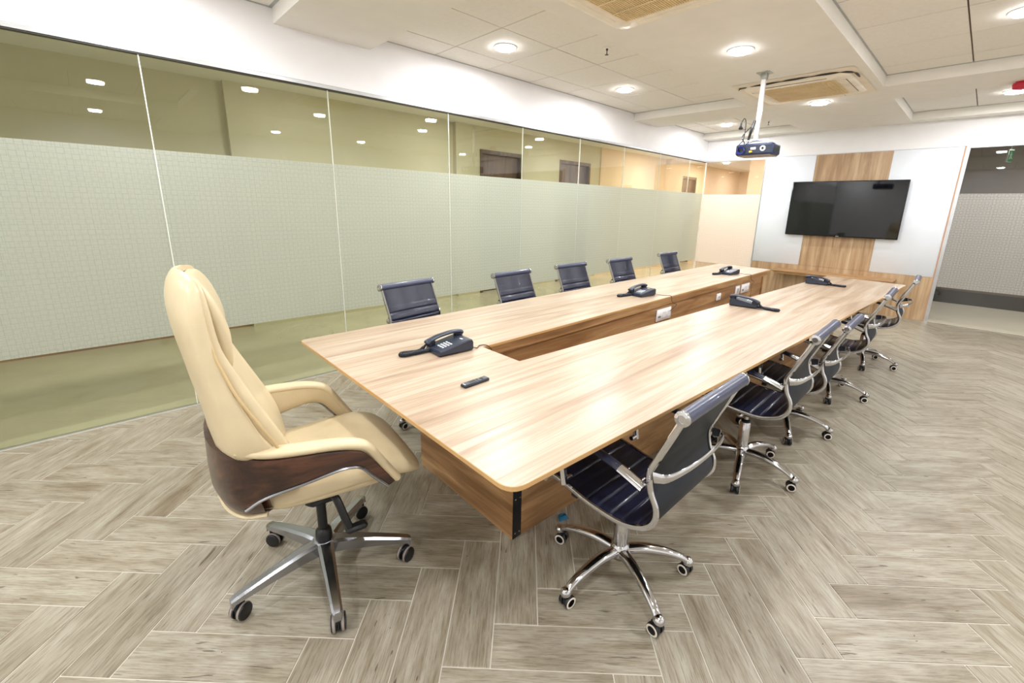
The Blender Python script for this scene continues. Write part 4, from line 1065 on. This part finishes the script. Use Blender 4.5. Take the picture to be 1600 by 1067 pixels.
# ---- red sounder
rs = empty('alarm_sounder', (6.42, 0.0, ZS), math.radians(75), label='small red alarm sounder on the ceiling at the right edge', cat='alarm')
mb = MB(); mb.lathe([(0.055, 0), (0.055, -0.012), (0.045, -0.016)], 20); mb.build('mounting_base', M_RED, rs)
mb = MB(); R = [[(a * sx, b * sy, z) for a, b in rrect(0.06, 0.025)] for sx, sy, z in ((1.0, 0.9, -0.014), (1.1, 0.95, -0.03), (1.0, 0.8, -0.062), (0.6, 0.5, -0.070))]
mb.rings(R); mb.build('sounder_cover', M_RED, rs)

# ---- exit sign hanging in the office beyond the glass
es = empty('exit_sign', (8.9, -0.05, 0), math.radians(62), label='small green and white hanging exit sign seen through the right glass', cat='sign')
mb = MB(); mb.box((-0.012, -0.05, 2.17), (0.012, 0.05, 2.33), 0.002); mb.build('sign_housing', M_TRIM, es)
mb = MB(); mb.box((-0.0135, -0.045, 2.175), (-0.0115, 0.045, 2.315)); mb.build('green_face', M_GREEN, es, smooth=False)
mb = MB()
mb.tube([(-0.014, 0.012, 2.295), (-0.014, 0.010, 2.289)], 0.009, n=10)
mb.tube([(-0.014, 0.008, 2.278), (-0.014, 0.0, 2.245)], 0.008, n=6); mb.tube([(-0.014, 0.006, 2.270), (-0.014, 0.026, 2.262), (-0.014, 0.030, 2.25)], 0.0045, n=5); mb.tube([(-0.014, 0.006, 2.270), (-0.014, -0.018, 2.268)], 0.0045, n=5)
mb.tube([(-0.014, 0.0, 2.245), (-0.014, 0.020, 2.23), (-0.014, 0.014, 2.205)], 0.0055, n=5); mb.tube([(-0.014, 0.0, 2.245), (-0.014, -0.012, 2.222), (-0.014, -0.03, 2.215)], 0.0055, n=5)
mb.build('running_figure', M_SIGNW, es)
mb = MB(); mb.tube([(0, 0, 2.33), (0, 0, 2.685)], 0.004, n=6); mb.build('hanger_rod', M_TRIM, es)

# ---- litter on the floor
mb = MB()
mb.add([(a_ * 1.5, b_ * 1.5, c_) for a_, b_, c_ in ((-0.022, -0.006, 0.001), (0.012, -0.016, 0.001), (0.024, 0.012, 0.001), (0.0, 0.020, 0.001), (-0.018, 0.004, 0.010), (0.008, -0.008, 0.018), (0.016, 0.008, 0.008), (0.0, 0.012, 0.014))],
       [(0, 3, 2, 1), (0, 1, 5, 4), (1, 2, 6, 5), (2, 3, 7, 6), (3, 0, 4, 7), (4, 5, 6, 7)])
tag(mb.build('plastic_scrap', M_BLUE, smooth=False, loc=(1.435, 1.158, 0.0)), 'small crumpled blue plastic scrap on the floor beside the table base', 'litter')
rr = random.Random(5); mb = MB()
spots = [(-0.35, 3.66), (-0.3, 3.70), (-0.22, 3.62), (-0.12, 3.72), (0.0, 3.68), (0.12, 3.60), (2.62, 0.15), (2.44, -0.05), (2.95, 0.02), (2.2, 0.3), (3.4, 0.05), (1.9, -0.1), (1.62, 0.12), (1.25, 0.1), (1.1, -0.05), (0.95, 1.28), (0.82, 1.37), (0.55, 1.2), (0.1, 1.5), (0.62, 2.9), (0.3, 3.1), (-0.1, 2.9), (3.8, -0.15), (2.1, 0.62), (1.9, 0.5), (4.6, -0.1)]
for x, y in spots:
    s = rr.uniform(0.0015, 0.005); a = rr.uniform(0, 3)
    mb.add([(x + s * math.cos(a), y + s * math.sin(a), 0.0004), (x - s * math.cos(a) * .6, y - s * math.sin(a) * .6, 0.0004), (x - s * .5 * math.sin(a), y + s * .5 * math.cos(a), 0.0004), (x, y, 0.003)], [(0, 1, 3), (1, 2, 3), (2, 0, 3)])
tag(mb.build('floor_crumbs', M_SEAL, smooth=False), 'scattered tiny dark crumbs on the plank floor', 'litter', kind='stuff')
print('objects', len(bpy.data.objects))
